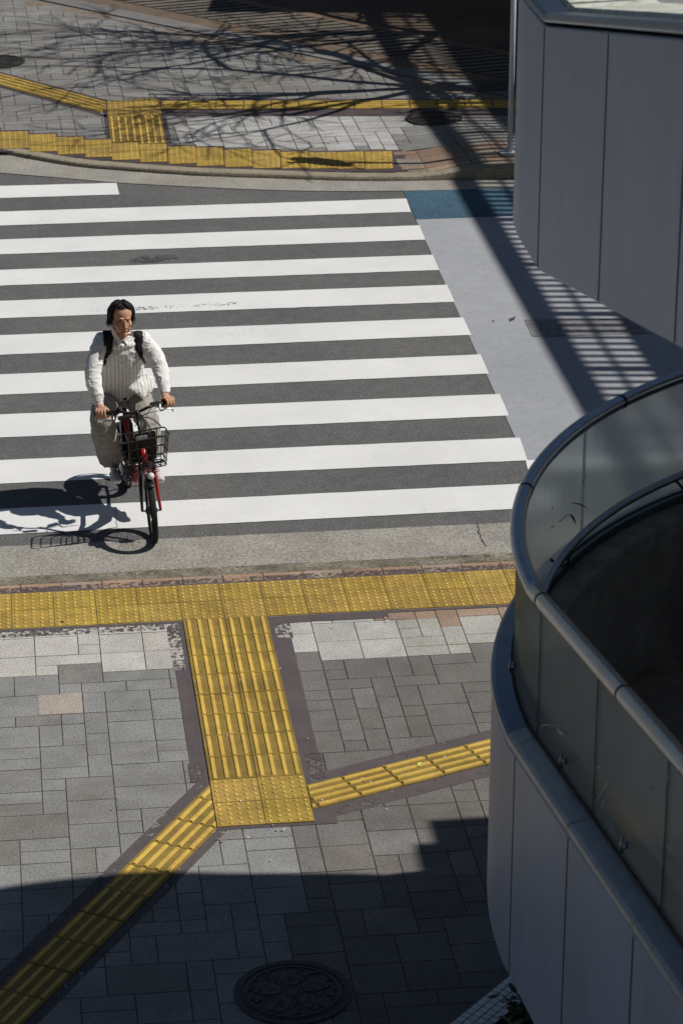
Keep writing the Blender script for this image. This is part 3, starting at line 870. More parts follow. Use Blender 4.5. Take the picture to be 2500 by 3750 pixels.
M_SCR = plain('scratch_white', (.42, .44, .45), .7)
for P_, w_ in (([(450, 185), (480, 120), (515, 115), (595, 120)], .004), ([(590, 140), (620, 178), (640, 178)], .014), ([(640, 180), (680, 210)], .004), ([(735, 290), (790, 380), (855, 480)], .004), ([(880, 690), (930, 610), (980, 530)], .006), ([(915, 745), (945, 690), (965, 640)], .005), ([(1240, 605), (1265, 572), (1300, 570)], .006), ([(1285, 680), (1340, 650), (1400, 570), (1430, 470)], .005), ([(1310, 1020), (1345, 1090), (1378, 1170)], .004), ([(1400, 1000), (1440, 1040), (1480, 1085)], .004), ([(890, 440), (915, 425)], .006)):
    Q = curve_([ray_x(*zg(*p), CX-2.9815) for p in P_]); n_ = len(Q)
    b = MB(); b.tube(Q, [max(.0012, w_*math.sin(math.pi*(i+.6)/(n_+.2))) for i in range(n_)], 6, flat=.0012, up=(1, 0, 0)); put(b, 'glass_scratch', M_SCR)
M_STN = plain('stain_dark', (.05, .055, .055), .7)
for P_, w_ in (([(545, 1370), (575, 1395), (590, 1420), (605, 1455)], .009), ([(455, 1440), (500, 1405), (545, 1370)], .003), ([(385, 1495), (405, 1480), (420, 1465)], .003), ([(560, 1275), (640, 1285), (700, 1325)], .004), ([(404, 1310), (408, 1322)], .006), ([(668, 1090), (672, 1105)], .004), ([(690, 1045), (688, 1060)], .004), ([(640, 1220), (642, 1228)], .004)):
    Q = curve_([ray_cyl(*zh(*p), 2.964) for p in P_]); n_ = len(Q)
    b = MB(); b.tube(Q, [max(.0012, w_*math.sin(math.pi*(i+.6)/(n_+.2))) for i in range(n_)], 6, flat=.0012, up=tuple(np.array([Q[0][0]-CX, Q[0][1]-CY, 0]))); put(b, 'glass_stain', M_STN)
for s_ in (.95, 2.08, -.30):
    b = MB(); zz = 2.83+dz(s_); q0 = np.array([*plan(s_, 2.978), zz]); q1 = np.array([*plan(s_, 2.997), zz]); k_ = np.array([0, 0, 1.0])
    b.tube([q0, q1], [.015, .013], 12); b.tube([q1-k_*.034, q1-k_*.01+(q1-q0)*.4, q1+k_*.01+(q1-q0)*.4, q1+k_*.034], .0065, 6); put(b, 'glass_clamp', M_RAIL)
for a, c in zip(JL[:-1], JL[1:]):
    b = MB(); ribbon(b, c-.008, a+.008, rect(2.905, 2.93, 1.6, 2.69), dz); put(b, 'inner_panel', M_STONE)
    b = MB(); ribbon(b, c-.005, a+.005, [(2.80, 2.615), (2.935, 2.615), (2.935, 2.70), (2.925, 2.712), (2.81, 2.70), (2.80, 2.69)], dz); put(b, 'inner_coping', plain('inner_coping_stone', (.22, .225, .23), .55, var=.4, scale=7) if 'inner_coping_stone' not in bpy.data.materials else bpy.data.materials['inner_coping_stone'])
# floor and steps
b = MB(); rr = 2.9
pts = [(CX+rr*math.cos(t), CY+rr*math.sin(t)) for t in np.linspace(math.pi, 0, 40)]
b.prism([(x, y, 1.58) for x, y in pts+[(CX+rr, CY-.15), (CX-rr, CY-.15)]], [(x, y, 1.80) for x, y in pts+[(CX+rr, CY-.15), (CX-rr, CY-.15)]], 0, (1, 1, 1), True)
put(b, 'floor', M_FLOOR)
for k in range(8):
    b = MB(); y1 = CY-.15-k*.62; z = 1.80+.13*(k+1)
    b.bevelbox((CX-1.50, y1-.31, z-.13), (1.39, 0, 0), (0, .309, 0), (0, 0, .129), .04); put(b, 'step', M_FLOOR)
for k in range(8):
    b = MB(); y1 = CY-.15-k*.62; z = 1.80-.13*(k+1)
    b.bevelbox((CX+1.50, y1-.31, z-.13), (1.39, 0, 0), (0, .309, 0), (0, 0, .129), .04); put(b, 'step', M_FLOOR)
b = MB(); b.bevelbox((CX, CY-2.9, 2.1), (.06, 0, 0), (0, 2.7, 0), (0, 0, 1.0), .05); put(b, 'spine_wall', M_PANEL)
b = MB(); b.tube([(CX, CY+.2, 0), (CX, CY+.2, 1.6)], .5, 24); put(b, 'pier', M_CONC)

# ---- upper landing directly above
CYC, RYD, SBRK = -6.58, -.47, .39
JU = [.39+1.2*k for k in range(5, -10, -1)]
upp, put = landing('stair_landing', 'curved upper stair landing of grey panels with dark joints and a pale block kerb', 5.90, 4.81, JU, 2.970, None, .10, .036, .003)
rr = 2.87
pts = [(CX+rr*math.cos(t), CYC+(rr+RYD)*math.sin(t)) for t in np.linspace(math.pi, 0, 48)]+[(CX+rr, CY), (CX-rr, CY)]
b = MB(); b.prism([(x, y, 4.84) for x, y in pts], [(x, y, 5.25) for x, y in pts], 0, (1, 1, 1), True); put(b, 'floor', M_CONC)
for k in range(10):
    b = MB(); y1 = CY-k*.6; z = 5.25+.127*(k+1)
    b.bevelbox((CX-1.47, y1-.30, z-.2), (1.38, 0, 0), (0, .299, 0), (0, 0, .2), .04); put(b, 'step', M_CONC)
    b = MB(); z = 5.25-.127*(k+1)
    b.bevelbox((CX+1.47, y1-.30, z-.2), (1.38, 0, 0), (0, .299, 0), (0, 0, .2), .04); put(b, 'step', M_CONC)
M_MOSS = NT('mossy_pale_blocks'); M_MOSS.p(.85)
_n = M_MOSS.noise(16, 5, .7); _m = M_MOSS.noise(7, 5, .7)
M_MOSS.color(M_MOSS.mix(M_MOSS.ramp(_m, [(.45, 0), (.68, 1)]), M_MOSS.ramp(_n, [(.3, (.50, .51, .47)), (.7, (.72, .73, .68))]), (.28, .29, .12)))
s_ = 3.6
b = MB()
while s_ > -9.2:
    b2 = min(.30, 4)
    ribbon(b, s_-.635, s_, [(2.50, 5.78), (2.862, 5.78), (2.862, 5.905), (2.852, 5.92), (2.50, 5.93)], dz); s_ -= .66
put(b, 'block_kerb', M_MOSS.mat)
b = MB(); ribbon(b, -9.2, 3.6, rect(2.50, 2.862, 5.2, 5.79), dz); put(b, 'kerb_base', M_STONE)
CYC, RYD, SBRK = CY, 0.0, .15

# ---- the footbridge along the road crossing, and its link
fb = empty('footbridge', (12.0, 6.0, 0)); tag(fb, 'footbridge with barred railing, its ladder shadow falling on the light road', 'footbridge')
inv = Matrix.Translation((-12, -6, 0))
BX = 9.50; BD = -.004
def bput(b, nm, mat, par=None): return b.build(nm, mat, par or fb, inv)
def bxx(y): return BX+BD*(y-6)
Y0, Y1 = -9.5, 26.0
b = MB(); b.box((BX+1.7, (Y0+Y1)/2, 5.75), (1.68, 0, 0), (0, (Y1-Y0)/2, 0), (0, 0, .55)); bput(b, 'deck', M_CONC)
b = MB(); b.bevelbox((BX+.035, (Y0+Y1)/2, 7.155), (.045, 0, 0), (0, (Y1-Y0)/2, 0), (0, 0, .145), .3); cap = bput(b, 'railing', M_PANEL)
b = MB(); y = Y0+.08; i = 0
while y < Y1:
    r_ = .07 if i % 9 == 0 else .037
    b.box((BX+.035, y, 6.65), (.02, 0, 0), (0, r_, 0), (0, 0, .36)); y += .168; i += 1
b.build('bar', M_PANEL, cap, inv)['kind'] = 'stuff'
b = MB(); b.tube([(BX+.035, Y0, 6.66), (BX+.035, Y1, 6.66)], .026, 8); b.build('rail', M_PANEL, cap, inv)
b = MB(); b.bevelbox((BX+3.35, (Y0+Y1)/2, 6.8), (.045, 0, 0), (0, (Y1-Y0)/2, 0), (0, 0, .5), .3); bput(b, 'parapet', M_PANEL)
for y in (16.5, -3.5):
    b = MB(); b.tube([(BX+1.7, y, -.03), (BX+1.7, y, 5.22)], .45, 24); bput(b, 'pier', M_CONC)
# link between landing and bridge
b = MB(); b.box((7.72, -4.85, 5.45), (1.74, 0, 0), (0, 1.21, 0), (0, 0, .42)); bput(b, 'link_deck', M_CONC)
b = MB(); b.bevelbox((5.905, -4.5, 5.60), (.06, 0, 0), (0, .58, 0), (0, 0, .27), .08); bput(b, 'shadow_step_box', M_PANEL)  # unseen box added to give the cast shadow its stepped corner

# ---- building with a canopy over the forecourt (outside the frame, casts the top shadow)
bd_ = empty('building', (14, 30, 0)); tag(bd_, 'dark building canopy shading the brown forecourt at the top', 'building')
inv2 = Matrix.Translation((-14, -30, 0))
c0 = G(455, 12, .03); c1 = G(470, 27, .03); c2 = G(1010, 30, .03)
hz = 4.2
A_ = np.array([c1[0]+.8*hz, c1[1]-.1*hz]); B_ = np.array([c2[0]+.8*hz, c2[1]-.1*hz])
dB = (B_-A_)/np.linalg.norm(B_-A_); nB = np.array([-dB[1], dB[0]])
if nB[1] < 0: nB = -nB
b = MB(); q = [A_, A_+dB*11, A_+dB*11+nB*9, A_+nB*9+dB*.3]
b.prism([(p[0], p[1], hz-.35) for p in q], [(p[0], p[1], hz) for p in q], 0, (1, 1, 1), True); b.build('canopy', M_CONC, bd_, inv2)
b = MB(); b.box((12, 33, 5), (9, 0, 0), (0, 2, 0), (0, 0, 5.1)); b.build('wall', M_CONC, bd_, inv2)

# ---- dark block added behind the viewpoint, unseen, to cut sky light on the pavement
ob = empty('building', (0, -34, 0)); tag(ob, 'tall dark block added out of view behind the viewpoint to screen off sky light', 'building')
b = MB(); b.box((0, -34, 16), (30, 0, 0), (0, 5, 0), (0, 0, 16.1)); b.build('wall', plain('sky_blocker_dark', (.10, .10, .105), .6), ob, Matrix.Translation((0, 34, 0)))

# ---- bare street tree right of the frame
def bare_tree(loc, seed, label, limbs, h0=3.0):
    rnd = random.Random(seed); root = empty('bare_tree', loc); tag(root, label, 'tree', 'bare street trees beyond the crossing')
    bt = MB(); bb = MB()
    def grow(b, p, d, L, r_, depth):
        n_ = 6; P = [p]; q = p.copy(); d = d.copy()
        for i in range(n_):
            d = d+np.array([rnd.uniform(-.20, .20), rnd.uniform(-.20, .20), rnd.uniform(-.10, .12)]); d /= np.linalg.norm(d)
            q = q+d*L/n_; P.append(q.copy())
        e = r_*.62
        b.tube(P, list(np.linspace(r_, e, n_+1)), 7 if depth < 2 else 5)
        if depth >= 5: return
        for k in range(2+(1 if rnd.random() < .55 else 0)):
            ax = np.array([rnd.gauss(0, 1), rnd.gauss(0, 1), rnd.gauss(0, .45)]); ax -= d*(ax @ d); ax /= np.linalg.norm(ax)
            nd = d*rnd.uniform(.75, 1.0)+ax*rnd.uniform(.40, .85); nd[2] += .05; nd /= np.linalg.norm(nd)
            j = rnd.choice([2, 3, 4, 5, 6]); grow(b, P[j], nd, L*rnd.uniform(.64, .82), max(.012, e*rnd.uniform(.70, .95)), depth+1)
    bt.tube([(0, 0, 0), (.03, .02, 1.2), (0, .05, h0)], [.17, .14, .125], 10)
    bt.build('trunk', bpy.data.materials.get('bark') or plain('bark', (.10, .085, .07), .9, var=.3, bump=.5), root)
    for a, el, L in limbs:
        grow(bb, np.array([0, .05, h0-rnd.uniform(.05, .5)]), np.array([math.cos(a)*math.cos(el), math.sin(a)*math.cos(el), math.sin(el)]), L, .075, 1)
    bb.build('crown', bpy.data.materials['bark'], root)
    return root
bare_tree((6.15, 14.4, .02), 12, 'leafless street tree hidden by the upper landing, branch shadows fanning over the far pavement', [(2.6, .55, 2.1), (3.3, .75, 2.0), (4.2, .6, 1.9), (1.5, .6, 2.2), (.1, .7, 1.8), (5.3, .6, 1.8), (3.0, 1.2, 2.0), (2.1, .3, 2.0)])
bare_tree((6.7, 17.2, .02), 31, 'leafless street tree behind the first one, near the forecourt edge', [(2.8, .55, 2.2), (3.4, .8, 2.1), (4.0, .5, 2.0), (2.0, .6, 2.0), (.4, .7, 1.8), (5.0, .6, 1.8), (3.1, .25, 2.0)])

# ---- round road sign whose shadow lies on the far dotted strip
_sp = GF(1170, 354)
sg = empty('road_sign', tuple(_sp)); tag(sg, 'round road sign on a thin pole, its shadow lying on the far dotted strip', 'road sign')
M_POLE = plain('pale_pole_paint', (.52, .55, .60), .45, 0, .5)
b = MB(); b.tube([(0, 0, 0), (0, 0, 2.9)], .030, 12); b.build('pole', M_POLE, sg)
b = MB(); dx = np.array([.72, -.69, 0]); nx_ = np.array([.69, .72, 0])
ring = lambda o_, r_: [(np.array([0, 0, 2.48])+nx_*o_+dx*r_*math.cos(t)+np.array([0, 0, 1.0])*r_*math.sin(t)) for t in np.linspace(0, 2*math.pi, 33)[:-1]]
b.loft([ring(.035, .31), ring(.045, .318), ring(.055, .31)], 0, (1, 1, 1), False, True); b.build('sign_plate', M_POLE, sg)
b = MB(); b.tube([(0, 0, 0), (0, 0, .03)], .11, 16); b.build('base_plate', M_POLE, sg)

# ------------------------------------------------------------------ tiled planter under the stairs
pl = empty('planter', (1.6, -5.2, 0)); tag(pl, 'low planter edged with small white square tiles beside the stair landing', 'planter')
ip = Matrix.Translation((-1.6, 5.2, 0))
ZP = .10
p0 = G(1183, 2230, ZP); p1 = G(1032, 2352, ZP); p2 = G(1213, 2288, ZP)
al = (p1-p0)[:2]; al /= np.linalg.norm(al); ac = np.array([-al[1], al[0]])
if ac @ (p2-p0)[:2] < 0: ac = -ac
wdt = abs(((p2-p0)[:2]) @ ac)
def PP(a, c_, z): q = p0[:2]+al*a+ac*c_; return (q[0], q[1], z)
b = MB(); b.prism([PP(-1.2, .0, -.006), PP(3, .0, -.006), PP(3, wdt, -.006), PP(-1.2, wdt, -.006)], [PP(-1.2, .0, ZP-.003), PP(3, .0, ZP-.003), PP(3, wdt, ZP-.003), PP(-1.2, wdt, ZP-.003)]); cw = b.build('coping', plain('planter_grout', (.03, .03, .03), .9), pl, ip)
b = MB(); ta = .0505; tcw = wdt/4
for i in range(-23, 59):
    for j in range(4):
        v = random.uniform(.88, 1.0); g = .0035
        b.prism([PP(i*ta+g, j*tcw+g, ZP-.004) , PP((i+1)*ta-g, j*tcw+g, ZP-.004), PP((i+1)*ta-g, (j+1)*tcw-g, ZP-.004), PP(i*ta+g, (j+1)*tcw-g, ZP-.004)],
                [PP(i*ta+g, j*tcw+g, ZP+.002), PP((i+1)*ta-g, j*tcw+g, ZP+.002), PP((i+1)*ta-g, (j+1)*tcw-g, ZP+.002), PP(i*ta+g, (j+1)*tcw-g, ZP+.002)], 0, (.80*v, .81*v, .82*v))
b.build('tile_facing', m_tint('white_glazed_tile', .25, 25, .12, 0, .5), cw, ip)
b = MB(); b.poly([PP(-1.2, wdt+.001, .05), PP(3, wdt+.001, .05), PP(3, wdt+1.6, .05), PP(-1.2, wdt+1.6, .05)]); b.build('soil', plain('soil', (.03, .024, .018), .95, var=.4, scale=20), pl, ip)
M_LEAF = m_tint('dark_leaf', .45, 18, .25, 0, .4)
def leafy(loc, seed, label):
    rnd = random.Random(seed); r_ = empty('shrub', loc); tag(r_, label, 'shrub', 'shrubs in the tiled planter'); b = MB(); st = MB()
    for k in range(9):
        a = rnd.uniform(0, 6.28); tip = np.array([math.cos(a)*rnd.uniform(.05, .24), math.sin(a)*rnd.uniform(.05, .24), rnd.uniform(.15, .36)])
        st.tube([(0, 0, 0), tip*.5+np.array([0, 0, .05]), tip], [.005, .004, .002], 5)
        for q in range(8):
            t = rnd.uniform(.35, 1.0); c_ = tip*t; a2 = rnd.uniform(0, 6.28); L = rnd.uniform(.05, .10); wd = L*.24
            d = np.array([math.cos(a2), math.sin(a2), rnd.uniform(-.2, .6)]); d /= np.linalg.norm(d); s2 = np.cross(d, [0, 0, 1.0]); s2 /= np.linalg.norm(s2); u2 = np.cross(s2, d)
            g = rnd.uniform(.6, 1.3); cc = (.045*g, .085*g, .03*g)
            pts_ = [c_, c_+d*L*.3+s2*wd, c_+d*L*.65+s2*wd*.8, c_+d*L-u2*.01, c_+d*L*.65-s2*wd*.8, c_+d*L*.3-s2*wd]
            mid = c_+d*L*.5-u2*.006; nb_ = len(b.v); b.v += [tuple(p) for p in pts_]+[tuple(mid)]
            for e in range(6): b.face((nb_+e, nb_+(e+1) % 6, nb_+6), 0, cc)
    b.build('leaves', M_LEAF, r_); st.build('stem', plain('stem', (.05, .045, .03), .8) if 'stem' not in bpy.data.materials else bpy.data.materials['stem'], r_)
lp = [(.12, wdt+.24), (.40, wdt+.14), (.58, wdt+.36), (.24, wdt+.46), (.80, wdt+.30), (-.2, wdt+.34)]
ll = ['dark leafy shrub touching the bottom edge of the stair wall', 'shrub with upright sprig overlapping the white tile edge', 'low dark shrub behind the sprig', 'shrub half hidden under the stair wall', 'dark shrub at the very bottom of the picture', 'shrub hidden behind the stair wall']
for i, ((a, c_), t) in enumerate(zip(lp, ll)): leafy(PP(a, c_, .05), i+5, t)

# ------------------------------------------------------------------ manhole covers
def manhole(cen, r_, label, ornate, zf=0.0, seed=1):
    rnd = random.Random(seed); root = empty('manhole_cover', (cen[0], cen[1], cen[2])); tag(root, label, 'manhole cover', 'iron manhole covers')
    cI, cH = ((.066, .060, .055), (.078, .072, .066)) if ornate else ((.026, .023, .021), (.05, .043, .038))
    def circ(r0, z, n_=64, c_=(0, 0)): return [(c_[0]+r0*math.cos(t), c_[1]+r0*math.sin(t), z) for t in np.linspace(0, 2*math.pi, n_+1)[:-1]]
    b = MB(); b.loft([circ(r_, -.01), circ(r_, .004), circ(r_*.88, .004), circ(r_*.87, -.008)], 0, cI, False, False); b.build('frame', M_IRON, root)
    b = MB(); b.loft([circ(r_*.855, -.01), circ(r_*.85, .002)], 0, cI, False, True); cv = b.build('cover', M_IRON, root)
    b = MB()
    def knob(x, y, rr_, h, c_=cH, n_=10): b.loft([circ(rr_, .001, n_, (x, y)), circ(rr_*.9, .001+h, n_, (x, y))], 0, c_, False, True)
    b.loft([circ(r_*.80, .0015), circ(r_*.80, .008), circ(r_*.765, .008), circ(r_*.765, .0015)], 0, cH, False, False)
    for i in range(40):
        t = i*2*math.pi/40; knob(r_*.935*math.cos(t), r_*.935*math.sin(t), r_*.018, .006, cH, 8)
    if ornate:
        for p in range(5):
            t0 = p*2*math.pi/5+.35
            pts_ = []
            for k in range(15):
                u = -1+2*k/14; rad = r_*(.24+.46*(1-abs(u)**2.4)-(.07 if abs(u) < .12 else 0)); t = t0+u*.50
                pts_.append((rad*math.cos(t), rad*math.sin(t)))
            pts_.append((r_*.20*math.cos(t0), r_*.20*math.sin(t0)))
            b.prism([(x, y, .001) for x, y in pts_], [(x, y, .0075) for x, y in pts_], 0, cH)
            for k in range(9):
                rad = r_*rnd.uniform(.32, .62); t = t0+rnd.uniform(-.3, .3); knob(rad*math.cos(t), rad*math.sin(t), r_*.022, .010, (.05, .045, .04), 8)
            t = t0+math.pi/5; rad = r_*.66; knob(rad*math.cos(t), rad*math.sin(t), r_*.045, .009)
            for k in range(6): knob((rad-.02*k)*math.cos(t+.08*(k % 3-1)), (rad-.02*k)*math.sin(t+.08*(k % 3-1)), r_*.02, .008, cI, 6)
        knob(0, 0, r_*.19, .008, cH, 24)
        for k in range(14): knob(r_*.12*math.cos(k*.45), r_*.12*math.sin(k*.45), r_*.018, .011, (.05, .045, .04), 6)
        for k in range(15): t = k*2*math.pi/15; knob(r_*.72*math.cos(t), r_*.72*math.sin(t), r_*.035, .009)
    else:
        for k in range(70):
            rad = r_*.74*math.sqrt(rnd.random()); t = rnd.uniform(0, 6.28); a = rnd.uniform(0, 3.14); x, y = rad*math.cos(t), rad*math.sin(t); L = r_*rnd.uniform(.05, .10)
            d = np.array([math.cos(a), math.sin(a)])*L; e = np.array([-math.sin(a), math.cos(a)])*L*.35
            q = [(x-d[0], y-d[1]), (x+e[0], y+e[1]), (x+d[0], y+d[1]), (x-e[0], y-e[1])]
            b.prism([(px, py, .001) for px, py in q], [(px, py, .008) for px, py in q], 0, cH)
    b.build('relief', M_IRON, cv)
    return root
manhole((*G(672, 2281)[:2], .006), .325, 'ornate iron manhole cover with flower relief, in the shade at the bottom', True)
manhole(GF(-3, 141, .010), .33, 'dark iron manhole cover at the far left edge', False, seed=3)
manhole(GF(997, 271, .012), .325, 'dark iron manhole cover beside the long far ribbed path', False, seed=4)

# drain grating far right
b = MB(); g0, g1, g2, g3 = [GF(*p, .004) for p in [(1084, 187), (1200, 186), (1210, 208), (1096, 210)]]
for i in range(24):
    for a, c_ in ((g0, g1), (g3, g2)): pass
    t = i/24; a = g0+(g1-g0)*t; c_ = g3+(g2-g3)*t; a2 = g0+(g1-g0)*(t+.018); c2 = g3+(g2-g3)*(t+.018)
    b.prism([c_, c2, a2, a], [c_+[0, 0, .02], c2+[0, 0, .02], a2+[0, 0, .02], a+[0, 0, .02]], 0, (.09, .09, .09))
tag(b.build('drain_grating', M_IRON), 'slotted drain grating in the shade at far right', 'drain grating')

for nm, pts_, mt, zz in (('tyre_scuff', [(205, 712), (330, 706), (545, 695), (548, 701), (330, 713), (205, 718)], m_paint('tyre_scuff', (.16, .16, .16), .55, 34), .0075), ('oil_stain', [(296, 600), (330, 588), (400, 587), (412, 594), (360, 603), (310, 606)], m_paint('oil_stain', (.092, .092, .092), .50, 14), .0065)):
    sheet(nm, [(*G(*p, ZR)[:2], ZR+zz) for p in pts_], mt)
# ------------------------------------------------------------------ litter, leaves, weeds, cracks
b = MB(); rnd = random.Random(9)
def petal(x, y, z, s_, c_):
    a = rnd.uniform(0, 6.28); u = np.array([math.cos(a), math.sin(a), rnd.uniform(-.2, .3)])*s_; v = np.array([-math.sin(a), math.cos(a), rnd.uniform(-.2, .2)])*s_*.6
    o_ = np.array([x, y, z+.004]); nb_ = len(b.v)
    for k in range(6):
        t = k*math.pi/3; b.v.append(tuple(o_+u*math.cos(t)+v*math.sin(t)+np.array([0, 0, .004*math.cos(2*t)])))
    b.face(range(nb_, nb_+6), 0, c_)
spots = [(490, 1912), (545, 1850), (555, 1920), (620, 1898), (632, 1904), (640, 1908), (500, 1930), (505, 1932), (745, 1838), (838, 1795), (330, 2010), (318, 2035), (322, 2036), (575, 2028), (620, 1893), (985, 1745), (1010, 1750), (965, 1790), (700, 1700), (655, 1535), (520, 1600), (580, 1640), (530, 1690), (612, 1466), (770, 1440), (895, 1425), (480, 1765), (560, 1560)]
for p in spots:
    q = G(*p)
    for k in range(rnd.choice([1, 1, 2, 3])): petal(q[0]+rnd.uniform(-.04, .04), q[1]+rnd.uniform(-.04, .04), .010, rnd.uniform(.006, .013), rnd.choice([(.75, .62, .60), (.7, .65, .55), (.45, .33, .18), (.5, .42, .2)]))
for k in range(70):
    x, y = rnd.uniform(-1.5, 2.2), rnd.uniform(-5.2, -2.6); petal(x, y, .002, rnd.uniform(.004, .009), rnd.choice([(.6, .5, .5), (.55, .5, .4), (.3, .24, .15)]))
for k in range(90):
    x = rnd.uniform(-1.5, 2.7); petal(x, rnd.gauss(.90, .05), -.008, rnd.uniform(.004, .011), rnd.choice([(.5, .38, .22), (.35, .26, .15), (.6, .52, .4), (.2, .15, .1)]))
o = b.build('fallen_petals', m_tint('petal', .7, 40, .15)); tag(o, 'scattered fallen petals and leaf scraps on the near pavement', 'fallen petals', kind='stuff')
b = MB()
def leaf(px, py, s_, c_, ang):
    q = G(px, py, .018); u = np.array([math.cos(ang), math.sin(ang), .12]); v = np.array([-math.sin(ang), math.cos(ang), .0])
    out = [(0, -1), (.45, -.55), (.35, -.1), (.6, .25), (.25, .5), (0, 1), (-.3, .55), (-.55, .3), (-.35, -.1), (-.5, -.5)]
    b = MB(); nb_ = 0; b.v = [tuple(q+v*(y*s_)+u*(x*s_)+np.array([0, 0, .012*(abs(x))])) for x, y in out]+[tuple(q)]
    for k in range(len(out)): b.face((k, (k+1) % len(out), len(out)), 0, c_)
    return b.build('fallen_leaf', bpy.data.materials['petal'])
tag(leaf(146.5, 1425, .026, (.55, .38, .24), .6), 'curled brown leaf lying on the near dotted strip', 'leaf', 'fallen leaves')
tag(leaf(964, 1832 if 0 else 1756, .030, (.60, .58, .12), 2.6), 'narrow yellow leaf on the near right ribbed path', 'leaf', 'fallen leaves')
tag(leaf(957, 1337 if 0 else 2337, .001, (.5, .4, .2), .2), 'tiny leaf scrap in the shade', 'leaf', 'fallen leaves') if 0 else None
b = MB()
def crack(P, wd, z):
    q = [np.array(G(*p, z)) for p in P]
    qq = []
    for a, c_ in zip(q[:-1], q[1:]):
        for t in np.linspace(0, 1, 9)[:-1]: qq.append(a+(c_-a)*t+np.array([rnd.gauss(0, .004), rnd.gauss(0, .004), 0]))
    qq.append(q[-1])
    for a, c_ in zip(qq[:-1], qq[1:]):
        d = (c_-a)[:2]; d /= np.linalg.norm(d)+1e-9; n_ = np.array([-d[1], d[0], 0])*wd*rnd.uniform(.5, 1.3); b.poly([a-n_, c_-n_, c_+n_, a+n_])
crack([(1097, 1201), (1098, 1222), (1106, 1240), (1116, 1255)], .0045, ZR+.0062)
crack([(265, 1165), (268, 1195), (272, 1230)], .002, ZR+.0072)
o = b.build('road_crack', plain('crack_dirt', (.05, .04, .03), .95)); o['kind'] = 'structure'
# small weed tuft by the kerb
wd = MB(); c_ = G(1118, 1277, -.005)
for k in range(40):
    a = rnd.uniform(0, 6.28); L = rnd.uniform(.01, .028); bs = c_+np.array([rnd.gauss(0, .022), rnd.gauss(0, .012), 0]); d = np.array([math.cos(a)*.6, math.sin(a)*.6, .8])*L; s2 = np.array([-math.sin(a), math.cos(a), 0])*.003
    wd.poly([bs-s2, bs+s2, bs+d], 0, (.10, .16, .04))
tag(wd.build('weed', M_LEAF), 'small green weed tuft growing in the kerb joint', 'weed')

# ------------------------------------------------------------------ bicycle and rider
HD = Vector((.138, -.99)).normalized(); HANG = math.atan2(HD.y, HD.x)
FC = G(354, 1243, -.026); RC = (FC[0]-HD.x*1.13, FC[1]-HD.y*1.13, -.0255)
def local_root(name):
    o = empty(name, RC); o.rotation_euler = (0, 0, HANG); return o
LM = Matrix.Translation(Vector(RC)) @ Matrix.Rotation(HANG, 4, 'Z'); LMI = LM.inverted()
def cam_ray(px, py):
    p = G(px, py, 0); o_ = LMI @ Vector(CAM); q = LMI @ Vector(p); return o_, (q-o_).normalized()
def onX(px, py, X):
    o_, d = cam_ray(px, py); t = (X-o_.x)/d.x; return np.array(o_+d*t)
def z8(u, v): return (156.8+u*.2693, 658.6+v*.2693)      # from my close-up of the rider
def z3(u, v): return (200.7+u*.136, 890.6+v*.136)        # from my close-up of the bars

LEAN = .05; STEER = -.095; PX = 1.13
def ln(p): return np.array([p[0], p[1]-LEAN*p[2], p[2]])
def st(p):
    x, y = p[0]-PX, p[1]; c_, s_ = math.cos(STEER), math.sin(STEER)
    return ln((PX+c_*x-s_*y, s_*x+c_*y, p[2]))

bike = local_root('bicycle'); tag(bike, 'small-wheeled red bicycle with a black wire basket, ridden over the crossing', 'bicycle')
M_RED = plain('red_frame_paint', (.34, .018, .018), .34, 0, .5, .12); M_BLK = plain('black_bike_paint', (.012, .012, .013), .35, 0, .5, .2)
M_RUB = plain('tyre_rubber', (.018, .018, .018), .85, 0, .3, .3, 40, .3, 120); M_STL = m_metal('bike_steel', (.55, .55, .56), .25); M_LENS = plain('lamp_lens', (.75, .77, .78), .12, 0, .8, .05)
M_SPK = plain('spoke_steel', (.16, .16, .165), .4, .7); M_CABLE = plain('cable_black', (.015, .015, .016), .5); M_GREYP = plain('reflector_plate', (.22, .22, .23), .35)

def wheel(cx, xf, label):
    t = MB(); N = 56
    root_pts = lambda r_, y=0: [xf((cx+r_*math.cos(a), y, .252+r_*math.sin(a))) for a in np.linspace(0, 2*math.pi, N+1)[:-1]]
    t.tube(root_pts(.2275), .0245, 12, closed=True)
    # tread blocks
    for k in range(84):
        a = k*2*math.pi/84; 
        for y in (-.012, .004):
            r_ = .2505; c_ = xf((cx+r_*math.cos(a), y+.004, .252+r_*math.sin(a))); tx = np.array(xf((cx-math.sin(a)*1+0, 0, .252+math.cos(a))))-np.array(xf((cx, 0, .252)))
            rd = np.array(xf((cx+math.cos(a), 0, .252+math.sin(a))))-np.array(xf((cx, 0, .252))); sd = np.array(xf((cx, 1, .252)))-np.array(xf((cx, 0, .252)))
            t.box(c_, tx*.0055, sd*.0055, rd*.0016)
    w_ = t.build('wheel', M_RUB, bike)
    r_ = MB(); r_.tube(root_pts(.199), .0085, 8, closed=True, flat=.013); r_.build('rim', M_STL, w_)
    h = MB(); h.tube([xf((cx, -.045, .252)), xf((cx, -.03, .252)), xf((cx, .03, .252)), xf((cx, .045, .252))], [.016, .034, .034, .016], 14)
    h.tube([xf((cx, -.075, .252)), xf((cx, .075, .252))], .007, 8); h.build('hub', M_BLK, w_)
    s_ = MB()
    for k in range(28):
        a = k*2*math.pi/28; y = .028 if k % 2 else -.028; a2 = a+(.55 if k % 4 < 2 else -.55)
        s_.tube([xf((cx+.030*math.cos(a2), y, .252+.030*math.sin(a2))), xf((cx+.195*math.cos(a), 0, .252+.195*math.sin(a)))], .0013, 4)
    s_.build('spokes', M_SPK, w_); return w_
wheel(1.13, st, 'front'); wheel(0.0, ln, 'rear')

